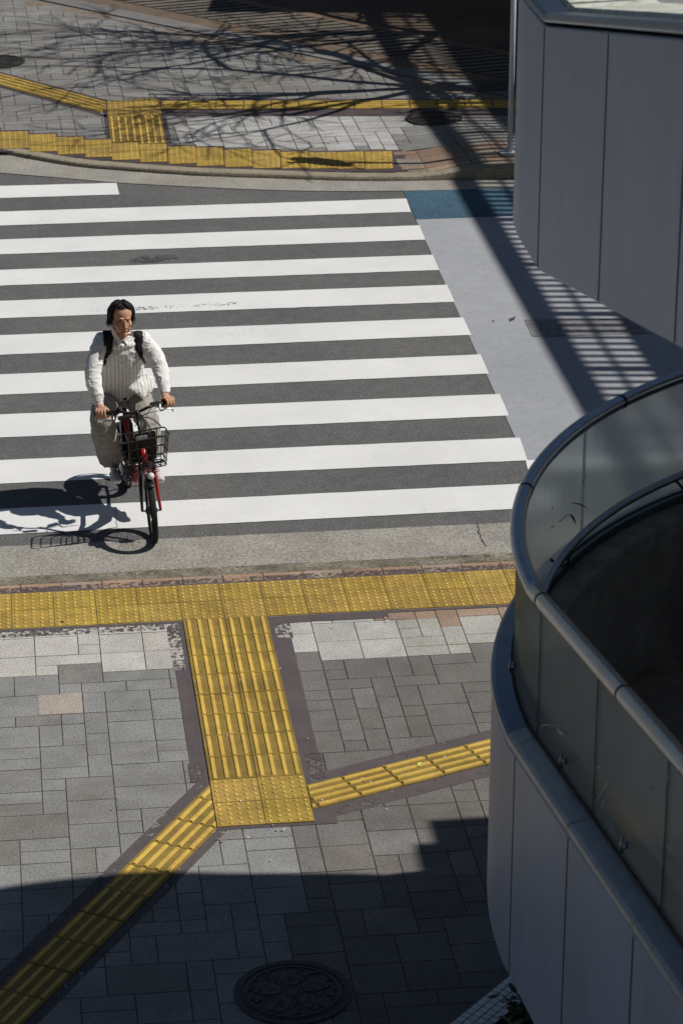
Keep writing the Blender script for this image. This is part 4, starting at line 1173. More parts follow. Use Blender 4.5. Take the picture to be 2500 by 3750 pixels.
def arc(cx, r_, a0, a1, xf, n_=18): return [xf((cx+r_*math.cos(a), 0, .252+r_*math.sin(a))) for a in np.linspace(a0, a1, n_)]
b = MB(); b.tube(arc(1.13, .272, R(62), R(165), st), .026, 8, flat=.005, up=None); b.build('mudguard', M_BLK, bike)
b = MB(); b.tube(arc(0, .275, R(10), R(205), ln), .028, 8, flat=.005); b.build('mudguard', M_BLK, bike)
for y in (-.058, .058):
    b = MB()
    b.tube([st((1.00, y*.75, .60)), st((1.035, y, .47)), st((1.085, y*1.12, .34)), st((1.13, y*1.2, .252))], [.015, .016, .013, .010], 10)
    b.build('fork', M_RED if y > 0 else M_BLK, bike)  # right blade of the red fork coloured black, imitating its shade
b = MB(); b.tube([st((1.00, -.05, .575)), st((1.00, .05, .575))], .020, 10); b.build('fork_crown', M_BLK, bike)
b = MB()
for y in (-.075, .075): b.tube([st((1.13, y, .252)), st((1.02, y*.7, .50)), st((1.035, y*.9, .585))], .0035, 6)
b.build('basket_stay', M_BLK, bike)
b = MB(); b.tube([ln((1.0, 0, .575)), ln((.965, 0, .70))], .026, 12); b.build('head_tube', M_RED, bike)
b = MB()
b.tube([ln((.97, 0, .665)), ln((.86, 0, .48)), ln((.72, 0, .35)), ln((.56, 0, .295)), ln((.47, 0, .285))], [.030, .038, .042, .042, .036], 12)
b.tube([ln((.47, 0, .285)), ln((.36, 0, .50)), ln((.24, 0, .76))], .019, 12)
b.tube([ln((.975, 0, .63)), ln((.80, 0, .56)), ln((.60, 0, .52)), ln((.37, 0, .48))], [.016, .017, .016, .014], 10)
for y in (-.055, .055):
    b.tube([ln((.45, y*.5, .285)), ln((.22, y, .265)), ln((0, y*1.15, .252))], [.013, .011, .010], 8)
    b.tube([ln((.29, y*.35, .66)), ln((.15, y*.9, .46)), ln((0, y*1.15, .252))], [.010, .009, .009], 8)
b.build('frame', M_RED, bike)
b = MB(); b.bevelbox(ln((.29, 0, .52)), np.array([.036, 0, 0]), np.array([0, .048, 0]), np.array([-.062, 0, .135]), .2); b.build('battery', M_BLK, bike)
for y in (-.045, .045):
    b = MB(); aa = [R(t) for t in range(28, 163, 9)]; b.loft([[ln((.262*math.cos(t), y+o_, .252+.262*math.sin(t))) for t in aa]+[ln((.06*math.cos(t), y+o_, .252+.06*math.sin(t))) for t in aa[::-1]] for o_ in (-.0015, .0015)], 0, (1, 1, 1), False); b.build('skirt_guard', M_BLK, bike)
b = MB(); b.tube([ln((.24, 0, .72)), ln((.20, 0, .84))], .0135, 10); b.build('seat_post', M_STL, bike)
b = MB(); b.loft([[ln((x, w_*math.cos(t), .855+h*math.sin(t)+zz)) for t in np.linspace(0, 2*math.pi, 17)[:-1]] for x, w_, h, zz in ((.02, .05, .02, .01), (.06, .095, .035, .005), (.14, .092, .035, 0), (.22, .045, .028, .002), (.30, .024, .02, .006), (.325, .012, .01, .006))]); b.build('saddle', M_BLK, bike)
b = MB(); b.loft([[ln((x, -.062+yy, z)) for x, z, yy in ((.05, .225+k, dy), (.50, .215+k, dy), (.60, .285+k*.3, dy), (.50, .355-k, dy), (.05, .285-k, dy))] for k, dy in ((.008, -.008), (0, -.004), (0, .008))], 0, (1, 1, 1), False); b.build('chain_guard', M_BLK, bike)
CA = R(18)
def crank(sgn, y):
    d = np.array([math.cos(CA)*sgn, 0, math.sin(CA)*sgn]); c_ = np.array([.47, y, .285]); e = c_+d*.152
    b = MB(); b.tube([ln(c_), ln(e)], [.012, .009], 8); b.tube([ln((.47, 0, .285)), ln((.47, y, .285))], .014, 8); k = b.build('crank', M_STL, bike)
    sg_ = 1 if y > 0 else -1
    b = MB(); b.bevelbox(ln(e+np.array([0, sg_*.052, 0])), np.array([.045, 0, 0]), np.array([0, .040, 0]), np.array([0, 0, .011]), .2); p_ = b.build('pedal', M_BLK, k)
    b = MB(); b.box(ln(e+np.array([.0455, sg_*.052, 0])), np.array([.002, 0, 0]), np.array([0, .026, 0]), np.array([0, 0, .006])); b.build('reflector', plain('amber_reflector', (.75, .30, .02), .3) if 'amber_reflector' not in bpy.data.materials else bpy.data.materials['amber_reflector'], p_)
    return ln(e+np.array([0, sg_*.052, 0]))
PEDL = crank(1, .075); PEDR = crank(-1, -.075)
b = MB(); b.tube([ln((.10, .07, .25)), ln((.02, .10, .06)), ln((.0, .16, .02))], .008, 8); b.build('kickstand', M_STL, bike)

# bars
GRR = onX(*z8(290, 1080), .765); GRL = onX(*z8(850, 985), .80)
CLP = onX(*z3(840, 415), .86)
s0 = ln((.97, 0, .69)); 
b = MB(); b.tube([s0, (s0+CLP)/2+np.array([.005, 0, 0]), CLP-np.array([0, 0, .012])], [.016, .0145, .0145], 12); b.sphere(CLP, .024, .02, .018, 12, 8); b.build('stem', M_BLK, bike)
bl_ = [onX(*z3(1020, 335), .875), onX(*z3(1095, 308), .865), onX(*z3(1160, 290), .85)]
br_ = [onX(*z3(690, 428), .85), onX(*z3(590, 405), .835), onX(*z3(490, 415), .815)]
axL = (GRL-bl_[2]); axL /= np.linalg.norm(axL); axR = GRR-br_[2]; axR /= np.linalg.norm(axR)
eL = GRL+axL*.055; eR = GRR+axR*.055
b = MB(); b.tube(curve([eR]+[GRR]+br_[::-1]+[CLP]+bl_+[GRL]+[eL]), .0115, 12); hb = b.build('handlebar', M_BLK, bike)
for g_, a in ((GRR, axR), (GRL, axL)):
    b = MB(); b.tube([g_-a*.055, g_-a*.05, g_+a*.055, g_+a*.06], [.0145, .0165, .0165, .015], 12); b.build('grip', M_RUB, hb)
def lever(P, nm='brake_lever'):
    b = MB(); Q = curve(P); b.tube(Q, list(np.linspace(.0075, .0045, len(Q))), 8); b.build(nm, M_STL, hb)
lever([onX(*z3(1225, 270), .84), onX(*z3(1240, 385), .89), onX(*z3(1330, 352), .885), onX(*z3(1430, 362), .88), onX(*z3(1452, 402), .88)])
lever([onX(*z3(430, 440), .82), onX(*z3(440, 540), .865), onX(*z3(340, 560), .855), onX(*z3(275, 585), .85), onX(*z3(256, 615), .85)])
b = MB(); c_ = onX(*z3(1135, 262), .835); b.bevelbox(c_, axL*.040, np.array([.026, 0, .008]), np.array([-.004, 0, .012]), .2); b.build('controller', M_BLK, hb)
b = MB(); c_ = onX(*z3(430, 420), .805); b.bevelbox(c_, axR*.026, np.array([.020, 0, 0]), np.array([0, 0, .020]), .25); b.tube([c_-axR*.045, c_-axR*.02], .02, 10); b.build('shifter', M_BLK, hb)
b = MB(); c_ = onX(*z3(540, 355), .84); b.sphere(c_, .020, .020, .017, 14, 8); b.build('bell', M_BLK, hb)
b = MB(); c_ = onX(*z3(640, 500), .90); b.bevelbox(c_, np.array([0, .055, .004]), np.array([.02, 0, 0]), np.array([0, 0, .012]), .2); b.build('lamp_switch_box', M_BLK, hb)
for i, P in enumerate([[z3(870, 500), z3(1050, 500), z3(1180, 575), z3(1255, 660)], [z3(720, 500), z3(900, 490), z3(1100, 540), z3(1240, 650)], [z3(1215, 390), z3(1020, 435), z3(900, 520), z3(800, 660)], [z3(700, 590), z3(820, 500), z3(1000, 440), z3(1080, 340)]]):
    b = MB(); X_ = (.93, .95, .97, .98) if i < 2 else (.86, .88, .91, .93); b.tube(curve([onX(*p, x) for p, x in zip(P, X_)]), .0028, 6); b.build('cable', M_CABLE, bike)

# basket
FR_, FL_, BR_, BL_ = [np.array(p) for p in ((1.19, .13, .873), (1.22, -.265, .846), (.96, .137, .852), (.985, -.230, .828))]
fr_, fl_, br2, bl2 = [np.array(p) for p in ((1.15, .115, .618), (1.165, -.195, .592), (.985, .105, .606), (.995, -.165, .585))]
def loop(t, ex=0.0):
    c4 = [FR_*(1-t)+fr_*t, FL_*(1-t)+fl_*t, BL_*(1-t)+bl2*t, BR_*(1-t)+br2*t]; out = []
    for i in range(4):
        p, a, c_ = c4[i], c4[i-1], c4[(i+1) % 4]; r_ = .04
        u = (a-p)/np.linalg.norm(a-p)*r_; v = (c_-p)/np.linalg.norm(c_-p)*r_
        for k in np.linspace(0, 1, 6): out.append(p+u*(1-k)**2+v*k**2)
    return out
b = MB()
for t, r_ in ((0, .0058), (.27, .0042), (.56, .0042), (.84, .0042), (1.0, .005)): b.tube(loop(t), r_, 8, closed=True)
def lerp(a, c_, t): return a*(1-t)+c_*t
for a, c_, d, e, n_ in ((FR_, FL_, fr_, fl_, 6), (BR_, BL_, br2, bl2, 6), (FR_, BR_, fr_, br2, 4), (FL_, BL_, fl_, bl2, 4)):
    for k in range(1, n_): t = k/n_; b.tube([lerp(a, c_, t), lerp(d, e, t)], .0036, 6)
for k in range(1, 6): t = k/6; b.tube([lerp(fr_, fl_, t), lerp(br2, bl2, t)], .0036, 6)
for k in range(1, 4): t = k/4; b.tube([lerp(fr_, br2, t), lerp(fl_, bl2, t)], .0036, 6)
bk = b.build('basket', plain('basket_wire', (.010, .010, .011), .4, 0, .4), bike)
b = MB(); m_ = (BR_+BL_)/2*.5+(br2+bl2)/2*.5; m_ = m_+np.array([-.015, .0, .0]); yv = (BR_-BL_)/np.linalg.norm(BR_-BL_)
b.bevelbox(m_+np.array([0, 0, -.01]), yv*.105, np.array([.006, 0, 0]), np.array([0, 0, .115]), .1); b.build('back_plate', M_BLK, bk)
b = MB(); c_ = onX(*z3(920, 845), .985); b.bevelbox(c_, yv*.045, np.array([.006, 0, 0]), np.array([0, 0, .016]), .3); b.build('name_plate', M_GREYP, bk)
lamp = onX(*z3(1075, 1500), 1.20)
b = MB(); b.sphere(lamp-np.array([.02, 0, 0]), .034, .029, .029, 14, 10); b.tube([lamp-np.array([.03, 0, 0]), st((1.02, 0, .53))], .008, 8); hl = b.build('headlight', M_BLK, bike)
b = MB(); b.sphere(lamp+np.array([.0, 0, .004]), .026, .027, .027, 14, 10); b.build('lens', M_LENS, hl)

# ------------------------------------------------------------------ rider
per = local_root('person'); tag(per, 'man in striped shirt and loose grey trousers riding the red bicycle', 'person')
DG = bpy.context.evaluated_depsgraph_get
def fuse(mb, name, mats, vox, it=4, parent=per, fac=.5):
    o = mb.build(name, mats, parent)
    m = o.modifiers.new('r', 'REMESH'); m.mode = 'VOXEL'; m.voxel_size = vox; m.use_smooth_shade = True
    if it: s_ = o.modifiers.new('s', 'SMOOTH'); s_.factor = fac; s_.iterations = it
    bpy.context.view_layer.update()
    me = bpy.data.meshes.new_from_object(o.evaluated_get(DG())); o.modifiers.clear(); old = o.data; o.data = me; me.name = name; bpy.data.meshes.remove(old)
    me.materials.clear()
    for mt in (mats if isinstance(mats, (list, tuple)) else [mats]): me.materials.append(mt)
    for p in me.polygons: p.use_smooth = True
    return o
def verts(o):
    a = np.empty(len(o.data.vertices)*3); o.data.vertices.foreach_get('co', a); return a.reshape(-1, 3)
def setverts(o, a): o.data.vertices.foreach_set('co', a.ravel()); o.data.update()
def normals(o):
    a = np.empty(len(o.data.vertices)*3); o.data.vertices.foreach_get('normal', a); return a.reshape(-1, 3)
def vattr(o, name, cols):
    if name in o.data.attributes: o.data.attributes.remove(o.data.attributes[name])
    at = o.data.attributes.new(name, 'FLOAT_COLOR', 'POINT'); c4 = np.ones((len(cols), 4), np.float32); c4[:, :3] = cols; at.data.foreach_set('color', c4.ravel())

J = dict(shR=onX(*z8(283, 448), .45), shL=onX(*z8(632, 438), .435), elR=onX(*z8(215, 735), .57), elL=onX(*z8(762, 640), .55),
         wrR=onX(*z8(262, 1005), .685), wrL=onX(*z8(828, 905), .72), hipR=np.array([.16, -.135, .825]), hipL=np.array([.15, .075, .825]),
         knR=onX(*z8(290, 1150), .47), knL=onX(*z8(690, 1190), .56), neck=np.array([.475, -.088, 1.407]))
ANR = PEDR+np.array([-.075, .0, .115]); ANL = PEDL+np.array([-.085, .0, .125])
HC = np.array([.515, -.086, 1.580])                       # between the ears
HY = R(6); HP = R(4)
HR_ = np.array(Matrix.Rotation(HY, 3, 'Z') @ Matrix.Rotation(HP, 3, 'Y') @ Matrix.Rotation(R(-2), 3, 'X'))
def hd(x, y, z): return HC+HR_ @ np.array([x, y, z])
PEL = (J['hipR']+J['hipL'])/2
# --- body
b = MB()
b.sphere(hd(-.010, 0, .047), .094, .078, .083, 24, 16, M=HR_)
b.sphere(hd(.028, 0, -.025), .062, .067, .080, 20, 14, M=HR_)
b.sphere(hd(.058, 0, -.098), .030, .034, .026, 14, 10, M=HR_)
for y in (-1, 1):
    b.sphere(hd(.015, y*.049, -.062), .042, .017, .042, 12, 8, M=HR_); b.sphere(hd(.053, y*.043, -.022), .028, .025, .027, 12, 8, M=HR_)
    b.sphere(hd(.0975, y*.0115, -.036), .010, .0085, .008, 10, 8, M=HR_); b.sphere(hd(-.008, y*.073, -.005), .018, .008, .028, 10, 8, M=HR_)
    b.tube([hd(.090, y*.010, .030), hd(.084, y*.030, .034), hd(.068, y*.050, .026)], [.007, .0075, .006], 8); b.sphere(hd(.052, y*.034, -.048), .028, .024, .030, 12, 8, M=HR_)
    b.sphere(hd(.072, y*.031, .006), .012, .014, .010, 10, 8, M=HR_)
b.tube([hd(.088, 0, .022), hd(.100, 0, .0), hd(.113, 0, -.028), hd(.107, 0, -.036)], [.008, .0095, .0125, .010], 10)
b.tube([hd(.076, -.024, -.066), hd(.092, -.010, -.061), hd(.094, 0, -.063), hd(.092, .010, -.061), hd(.076, .024, -.066)], [.004, .0058, .0055, .0058, .004], 8)
b.tube([hd(.076, -.020, -.070), hd(.090, 0, -.073), hd(.076, .020, -.070)], [.004, .0068, .004], 8)
b.tube([hd(.0, 0, -.04), hd(-.018, 0, -.10), J['neck']-np.array([0, 0, .02]), (J['neck']*2+PEL)/3], [.052, .054, .064, .10], 16)
tor = [J['neck']-np.array([.005, 0, .03]), np.array([.41, -.080, 1.28]), np.array([.30, -.060, 1.09]), np.array([.19, -.04, .93]), PEL]
b.tube(tor, [.10, .155, .14, .145, .15], 20, flat=[.06, .10, .10, .105, .11], up=(1, 0, 0))
for s_ in 'RL':
    b.tube([J['neck']-np.array([0, 0, .03]), J['sh'+s_]], [.06, .052], 12); b.tube(curve([J['sh'+s_], J['el'+s_], J['wr'+s_]]), list(np.linspace(.052, .040, 7))[:-1]+list(np.linspace(.040, .027, 7)), 14)
    an = ANR if s_ == 'R' else ANL
    b.tube([J['hip'+s_], J['kn'+s_]], [.085, .058], 14); b.tube([J['kn'+s_], (J['kn'+s_]+an)/2, an], [.055, .050, .036], 14)
    ft = PEDR if s_ == 'R' else PEDL
    b.tube([an, an+np.array([-.02, 0, -.05]), an+np.array([.06, 0, -.075]), an+np.array([.13, 0, -.085])], [.034, .034, .03, .026], 10)
# hands: palm, five fingers closed round the grip
def hand(b, g, ax, wr, out):
    """ax = bar axis pointing outwards; out = +1 left hand"""
    f_ = np.array([1.0, 0, 0]); f_ = f_-ax*(f_ @ ax); f_ /= np.linalg.norm(f_); u_ = np.cross(f_, ax)
    if u_[2] < 0: u_ = -u_
    Q = lambda a, f, u: g+ax*a+f_*f+u_*u
    b.tube([wr, wr*.45+Q(0, -.03, .030)*.55, Q(0, -.012, .034)], [.026, .029, .026], 14, flat=[.022, .019, .014], up=u_)
    b.tube([Q(-.034, -.012, .031), Q(-.01, -.010, .036), Q(.034, -.012, .031)], [.015, .017, .013], 12)
    b.sphere(Q(-.018, -.030, .016), .020, .022, .018, 12, 8)
    for i, (a, r_, L) in enumerate(((-.033, .0093, 1.0), (-.011, .0098, 1.10), (.011, .0094, 1.04), (.032, .0082, .86))):
        P = [Q(a, -.004, .034), Q(a, .016, .036), Q(a*1.03, .034*L, .024), Q(a*1.03, .038*L, -.002), Q(a*1.02, .026, -.024*L), Q(a, .006, -.028*L)]
        b.tube(curve(P, 4), [r_*1.05]*5+[r_*1.1]*4+[r_]*8+[r_*.95]*3+[r_*.8], 10)
    P = [Q(-.030, -.034, .020), Q(-.048, -.022, .002), Q(-.050, .002, -.018), Q(-.044, .018, -.026)]
    b.tube(curve(P, 4), [.0125]*5+[.0112]*4+[.0105]*3+[.009], 10)
hand(b, GRR, axR, J['wrR'], -1); hand(b, GRL, axL, J['wrL'], 1)
body = fuse(b, 'body', None or M_DARK, .0036, 3)
V = verts(body); hl_ = (V-HC) @ HR_
M_SKIN = NT('skin'); M_SKIN.p(.62, 0, .25); M_SKIN.color(M_SKIN.mix(1.0, M_SKIN.attr('skin_tint'), M_SKIN.ramp(M_SKIN.noise(40, 4), [(.3, .93), (.7, 1.05)]), 'MULTIPLY'))
M_SKIN.b.inputs['Subsurface Weight'].default_value = .06; M_SKIN.b.inputs['Subsurface Radius'].default_value = (.01, .004, .002)
sk = np.tile(np.array([.58, .325, .205]), (len(V), 1)); x, y, z = hl_.T; ay = np.abs(y)
headm = (np.linalg.norm(hl_, axis=1) < .17)
def blend(mask, c_, a): sk[mask] = sk[mask]*(1-a)+np.array(c_)*a
fr = headm & (x > .045)
blend(fr & (ay < .055) & (ay > .030) & (z < -.01) & (z > -.04), (.52, .235, .155), .45)
blend(fr & (ay > .013) & (ay < .050) & (z > .0265+.10*0+(ay-.03)*.05) & (z < .0365), (.05, .036, .028), .66)
blend(fr & (ay > .018) & (ay < .046) & (z > .0025) & (z < .0125), (.05, .035, .03), .68)
blend(fr & (ay > .036) & (ay < .043) & (z > .002) & (z < .008), (.6, .55, .52), .6)
blend(fr & (ay < .026) & (z < -.046) & (z > -.056), (.16, .10, .07), .55)
blend(fr & (ay < .023) & (z < -.058) & (z > -.079), (.40, .15, .125), .65)
blend(fr & (ay < .022) & (np.abs(z+.0665) < .0022), (.12, .05, .045), .8)
blend(fr & (ay < .015) & (z < -.090) & (z > -.112), (.30, .18, .13), .4)
blend(fr & (ay > .006) & (ay < .014) & (z < -.040) & (z > -.046), (.10, .05, .04), .7)
vattr(body, 'skin_tint', sk); body.data.materials.clear(); body.data.materials.append(M_SKIN.mat)

# --- hair: cap plus swept locks
b = MB(); rnd = random.Random(4)
def hpt(e, a, q):
    """point of the hair surface: falls straight below the widest line instead of curling in"""
    c_ = math.cos(e) if e > 0 else 1-.16*e*e*2
    return hd(-.014+.100*q*c_*math.cos(a), .087*q*c_*math.sin(a), .046+.092*q*math.sin(e)*(1 if e > 0 else 1.0))
def hcap():
    rings = []
    for i in range(15):
        el = R(88-i*10); ring = []
        for k in range(48):
            az = 2*math.pi*k/48; f = math.cos(az)         # f=1 at the face
            lim = R(40) if f > .36 else R(40-(.36-f)/.42*84) if f > -.06 else R(-46-14*math.sin(az*9))
            e = max(el, lim)
            ring.append(hpt(e, az, .985+.035*math.sin(az*7+i*.7)+.03*math.sin(az*13-i)))
        rings.append(ring)
    return rings
b.loft(hcap(), 0, (1, 1, 1), True, True)
def lock(az, e0, e1, sw, r0, lift=1.06, n_=8, flick=0.0):
    P = []
    for t in np.linspace(0, 1, n_):
        e = e0+(e1-e0)*t; P.append(hpt(e, az+sw*t, lift+.04*math.sin(t*3.1)+flick*max(0, t-.6)**2*4))
    pr = np.interp(np.linspace(0, 1, n_), [0, .3, .75, 1], [.55, 1, .8, .08])
    b.tube(P, list(pr*r0), 6, flat=list(pr*r0*.5))
for k in range(120):
    az = rnd.uniform(1.15, 2*math.pi-1.15); lock(az, R(rnd.uniform(35, 85)), R(rnd.uniform(-62, -35)), rnd.uniform(-.35, .35), rnd.uniform(.006, .014), rnd.uniform(.97, 1.08), flick=rnd.uniform(-.1, .35))
for k in range(40):      # parted fringe falling to either side of the forehead
    sd = 1 if rnd.random() < .6 else -1
    az = rnd.uniform(.05, .35)*sd-.12; lock(az, R(rnd.uniform(60, 82)), R(rnd.uniform(26, 48)), sd*rnd.uniform(.8, 1.25), rnd.uniform(.007, .013), rnd.uniform(1.0, 1.12))
for k in range(90):      # side curtains over the ears, flicking out
    sd = 1 if k % 2 else -1
    az = sd*rnd.uniform(1.15, 1.9); lock(az, R(rnd.uniform(20, 55)), R(rnd.uniform(-62, -34)), sd*rnd.uniform(-.15, .30), rnd.uniform(.004, .011), rnd.uniform(.98, 1.14), flick=rnd.uniform(0, .9))
M_HAIR = NT('black_hair'); M_HAIR.p(.62, 0, .25); mp = M_HAIR.n('ShaderNodeMapping', inp={'Vector': M_HAIR.coord(), 'Scale': (1, 1, .25)})
M_HAIR.color(M_HAIR.ramp(M_HAIR.noise(160, 3, .6, vec=mp.outputs[0]), [(.3, (.005, .005, .005)), (.7, (.022, .020, .019))])); M_HAIR.bump(M_HAIR.noise(160, 3, .6, vec=mp.outputs[0]), .6, .003)
hair = b.build('hair', M_HAIR.mat, per)

# --- trousers
b = MB()
b.tube([PEL+np.array([.03, 0, .11]), PEL+np.array([.0, 0, .02]), PEL+np.array([-.01, 0, -.07])], [.165, .185, .15], 20, flat=[.115, .135, .11], up=(1, 0, 0))
cfR = ANR+np.array([.000, -.015, .0]); cfL = ANL+np.array([.0, .005, .005])
def leg(h, k_, c_, rk):
    m1 = h*.5+k_*.5+np.array([.0, 0, .012]); m2 = k_*.45+c_*.55+np.array([-.005, 0, 0])
    P = curve([h, m1, k_, m2, c_], 5); rr_ = np.interp(np.linspace(0, 1, len(P)), [0, .25, .5, .75, 1], rk)
    b.tube(P, list(rr_), 20)
leg(J['hipR'], J['knR'], cfR, [.115, .105, .096, .100, .104]); leg(J['hipL'], J['knL'], cfL, [.11, .10, .088, .088, .088])
trs = fuse(b, 'trousers', M_DARK, .0075, 5)
V = verts(trs); N_ = normals(trs)
def rdg(x, y, z, w_): return max(0.0, 1-abs(noise.noise(Vector((x, y, z))))/w_)**1.5
dsp = np.array([.006*noise.noise(Vector((p[0]*9, p[1]*9+3, p[2]*5)))+.009*rdg(p[0]*11, p[1]*14, p[2]*4+p[0]*3, .20)+.006*rdg(p[0]*8+p[2]*10, p[1]*10+5, p[2]*14, .16)-.005 for p in V])
setverts(trs, V+N_*dsp[:, None])
M_TR = NT('grey_cotton'); M_TR.p(.9, 0, .1); wv = M_TR.noise(400, 2); M_TR.color(M_TR.mix(1.0, M_TR.ramp(M_TR.noise(8, 5), [(.3, (.31, .292, .26)), (.7, (.37, .35, .315))]), M_TR.ramp(wv, [(.3, .92), (.7, 1.06)]), 'MULTIPLY'))
trs.data.materials.clear(); trs.data.materials.append(M_TR.mat)

# --- shirt
b = MB()
TP = [np.array([.48, -.087, 1.405]), np.array([.45, -.084, 1.35]), np.array([.40, -.076, 1.245]), np.array([.315, -.062, 1.10]), np.array([.235, -.048, .975]), np.array([.195, -.037, .89])]
b.tube(TP, [.085, .150, .175, .176, .180, .192], 24, flat=[.065, .105, .125, .122, .115, .128], up=(1, 0, 0))
for s_ in 'RL':
    sg_ = -1 if s_ == 'R' else 1
    b.tube([J['neck']-np.array([.0, 0, .014]), J['sh'+s_]+np.array([0, 0, .004])], [.058, .056], 14)
    b.sphere(J['sh'+s_], .060, .058, .058, 14, 10)
    P = curve([J['sh'+s_], J['el'+s_]+np.array([0, sg_*.004, 0]), J['wr'+s_]*.93+J['el'+s_]*.07], 6)
    b.tube(P, list(np.interp(np.linspace(0, 1, len(P)), [0, .2, .5, .62, .85, 1], [.058, .066, .066, .063, .055, .043])), 18)
    d = J['wr'+s_]-J['el'+s_]; d /= np.linalg.norm(d)
    b.tube([J['wr'+s_]-d*.050, J['wr'+s_]-d*.04, J['wr'+s_]+d*.005, J['wr'+s_]+d*.010], [.036, .040, .039, .035], 16)
# shirt tails over the thighs
tl = [onX(*z8(560, 760), .34), onX(*z8(615, 850), .37), onX(*z8(650, 945), .40)]
b.tube([np.array([.24, .06, .93]), tl[0], tl[1], tl[2]], [.12, .115, .09, .018], 14, flat=[.05, .034, .024, .012], up=(.5, 0, .8))
b.tube([np.array([.22, .10, .95]), onX(*z8(670, 800), .31), onX(*z8(690, 905), .34)], [.09, .07, .03], 14, flat=[.05, .030, .014], up=(.5, 0, .8))
tr_ = [onX(*z8(400, 800), .33), onX(*z8(385, 845), .335)]
b.tube([np.array([.24, -.11, .93]), tr_[0], tr_[1]], [.10, .095, .08], 14, flat=[.05, .035, .02], up=(.5, 0, .8))
# collar stand
cp = [hd(-.026+.062*math.cos(a), .064*math.sin(a), -.124-.034*math.cos(a)) for a in np.linspace(R(62), R(298), 20)]
b.tube(cp, .009, 8, flat=.018, up=(0, 0, 1))
b.sphere(TP[0]*.35+TP[1]*.65+np.array([.015, 0, .0]), .080, .125, .048, 14, 8)
shirt = fuse(b, 'shirt', M_DARK, .0065, 3)
V = verts(shirt); N_ = normals(shirt)
# garment coordinate: distance across the stripes
segs = [('t', TP[i], TP[i+1]) for i in range(len(TP)-1)]
su = np.zeros(len(V)); arm = np.zeros(len(V), bool); tt = np.zeros(len(V))
def dseg(V, a, c_):
    d = c_-a; t = np.clip(((V-a) @ d)/(d @ d), 0, 1); return np.linalg.norm(V-(a+t[:, None]*d), axis=1), t
dt = np.min([dseg(V, a, c_)[0] for _, a, c_ in segs], axis=0)-.155
best = dt.copy(); su = (V[:, 1]+.05*V[:, 2])*1.0
front = V[:, 0]
# arc length around the torso: blend lateral position with depth
ctr = np.array([np.interp(V[:, 2], [.85, 1.1, 1.41], [.17, .315, .48]), np.interp(V[:, 2], [.85, 1.4], [-.035, -.085])]).T
ang = np.arctan2(V[:, 1]-ctr[:, 1], V[:, 0]-ctr[:, 0]); su = V[:, 1]-ctr[:, 1]
for s_ in 'RL':
    for a, c_ in ((J['sh'+s_], J['el'+s_]), (J['el'+s_], J['wr'+s_])):
        dd, t = dseg(V, a, c_); dd = dd-.068; m = dd < best
        sgn = -1 if s_ == 'R' else 1
        if a is J['sh'+s_]: m &= ~((t <= .02) & (sgn*(V[:, 1]-a[1]) < .03))
        d = (c_-a)/np.linalg.norm(c_-a); e1 = np.cross(d, [1.0, 0, 0]); e1 /= np.linalg.norm(e1); e2 = np.cross(d, e1)
        p_ = a+t[:, None]*(c_-a); an_ = np.arctan2((V-p_) @ e1, (V-p_) @ e2)
        su[m] = an_[m]*.068; best[m] = dd[m]; arm[m] = True
sc_ = np.stack([su*10+5, arm.astype(float), np.zeros(len(V))], 1)
def rdg(x, y, z, w_): return max(0.0, 1-abs(noise.noise(Vector((x, y, z))))/w_)**1.5
amp = np.where(arm, 1.15, .7)
dsp = np.array([a_*(.005*noise.noise(Vector((p[0]*9, p[1]*9+9, p[2]*9)))+.0065*rdg(p[0]*9+p[2]*4, p[1]*8, p[2]*13-p[1]*7, .16)+.0035*rdg(p[0]*15-p[2]*9+4, p[1]*13, p[2]*20+p[0]*8, .18)-.004) for p, a_ in zip(V, amp)])
setverts(shirt, V+N_*dsp[:, None]); vattr(shirt, 'stripe_u', sc_)
M_SH = NT('striped_shirt_cotton'); M_SH.p(.85, 0, .15)
sp_ = M_SH.n('ShaderNodeSeparateColor', inp={0: M_SH.attr('stripe_u')}).outputs[0]
fr_ = M_SH.math('FRACT', M_SH.math('MULTIPLY', sp_, 1/.29))
b1 = M_SH.ramp(fr_, [(.0, 0), (.38, 0), (.42, 1), (.58, 1), (.62, 0)])
base = M_SH.ramp(M_SH.noise(6, 4), [(.3, (.80, .79, .76)), (.7, (.87, .865, .84))])
M_SH.color(M_SH.mix(M_SH.math('MULTIPLY', b1, M_SH.math('MULTIPLY_ADD', M_SH.n('ShaderNodeSeparateColor', inp={0: M_SH.attr('stripe_u')}).outputs[1], -.42, .62)), base, (.24, .25, .29)))  # stripes weakened on the sleeves, imitating bright sun washing them out
M_SH.b.inputs['Transmission Weight'].default_value = 0
shirt.data.materials.clear(); shirt.data.materials.append(M_SH.mat)

bpy.context.view_layer.update()
def bvh(o): return BVHTree.FromPolygons([v.co.copy() for v in o.data.vertices], [tuple(p.vertices) for p in o.data.polygons])
BS = bvh(shirt)
def hit(u, v, lift=.006):
    o_, d = cam_ray(*z8(u, v)); h = BS.ray_cast(o_, d, 60)
    if h[0] is None: return None, None
    n_ = h[1] if h[1].dot(d) < 0 else -h[1]
    return np.array(h[0]+n_*lift), np.array(n_)
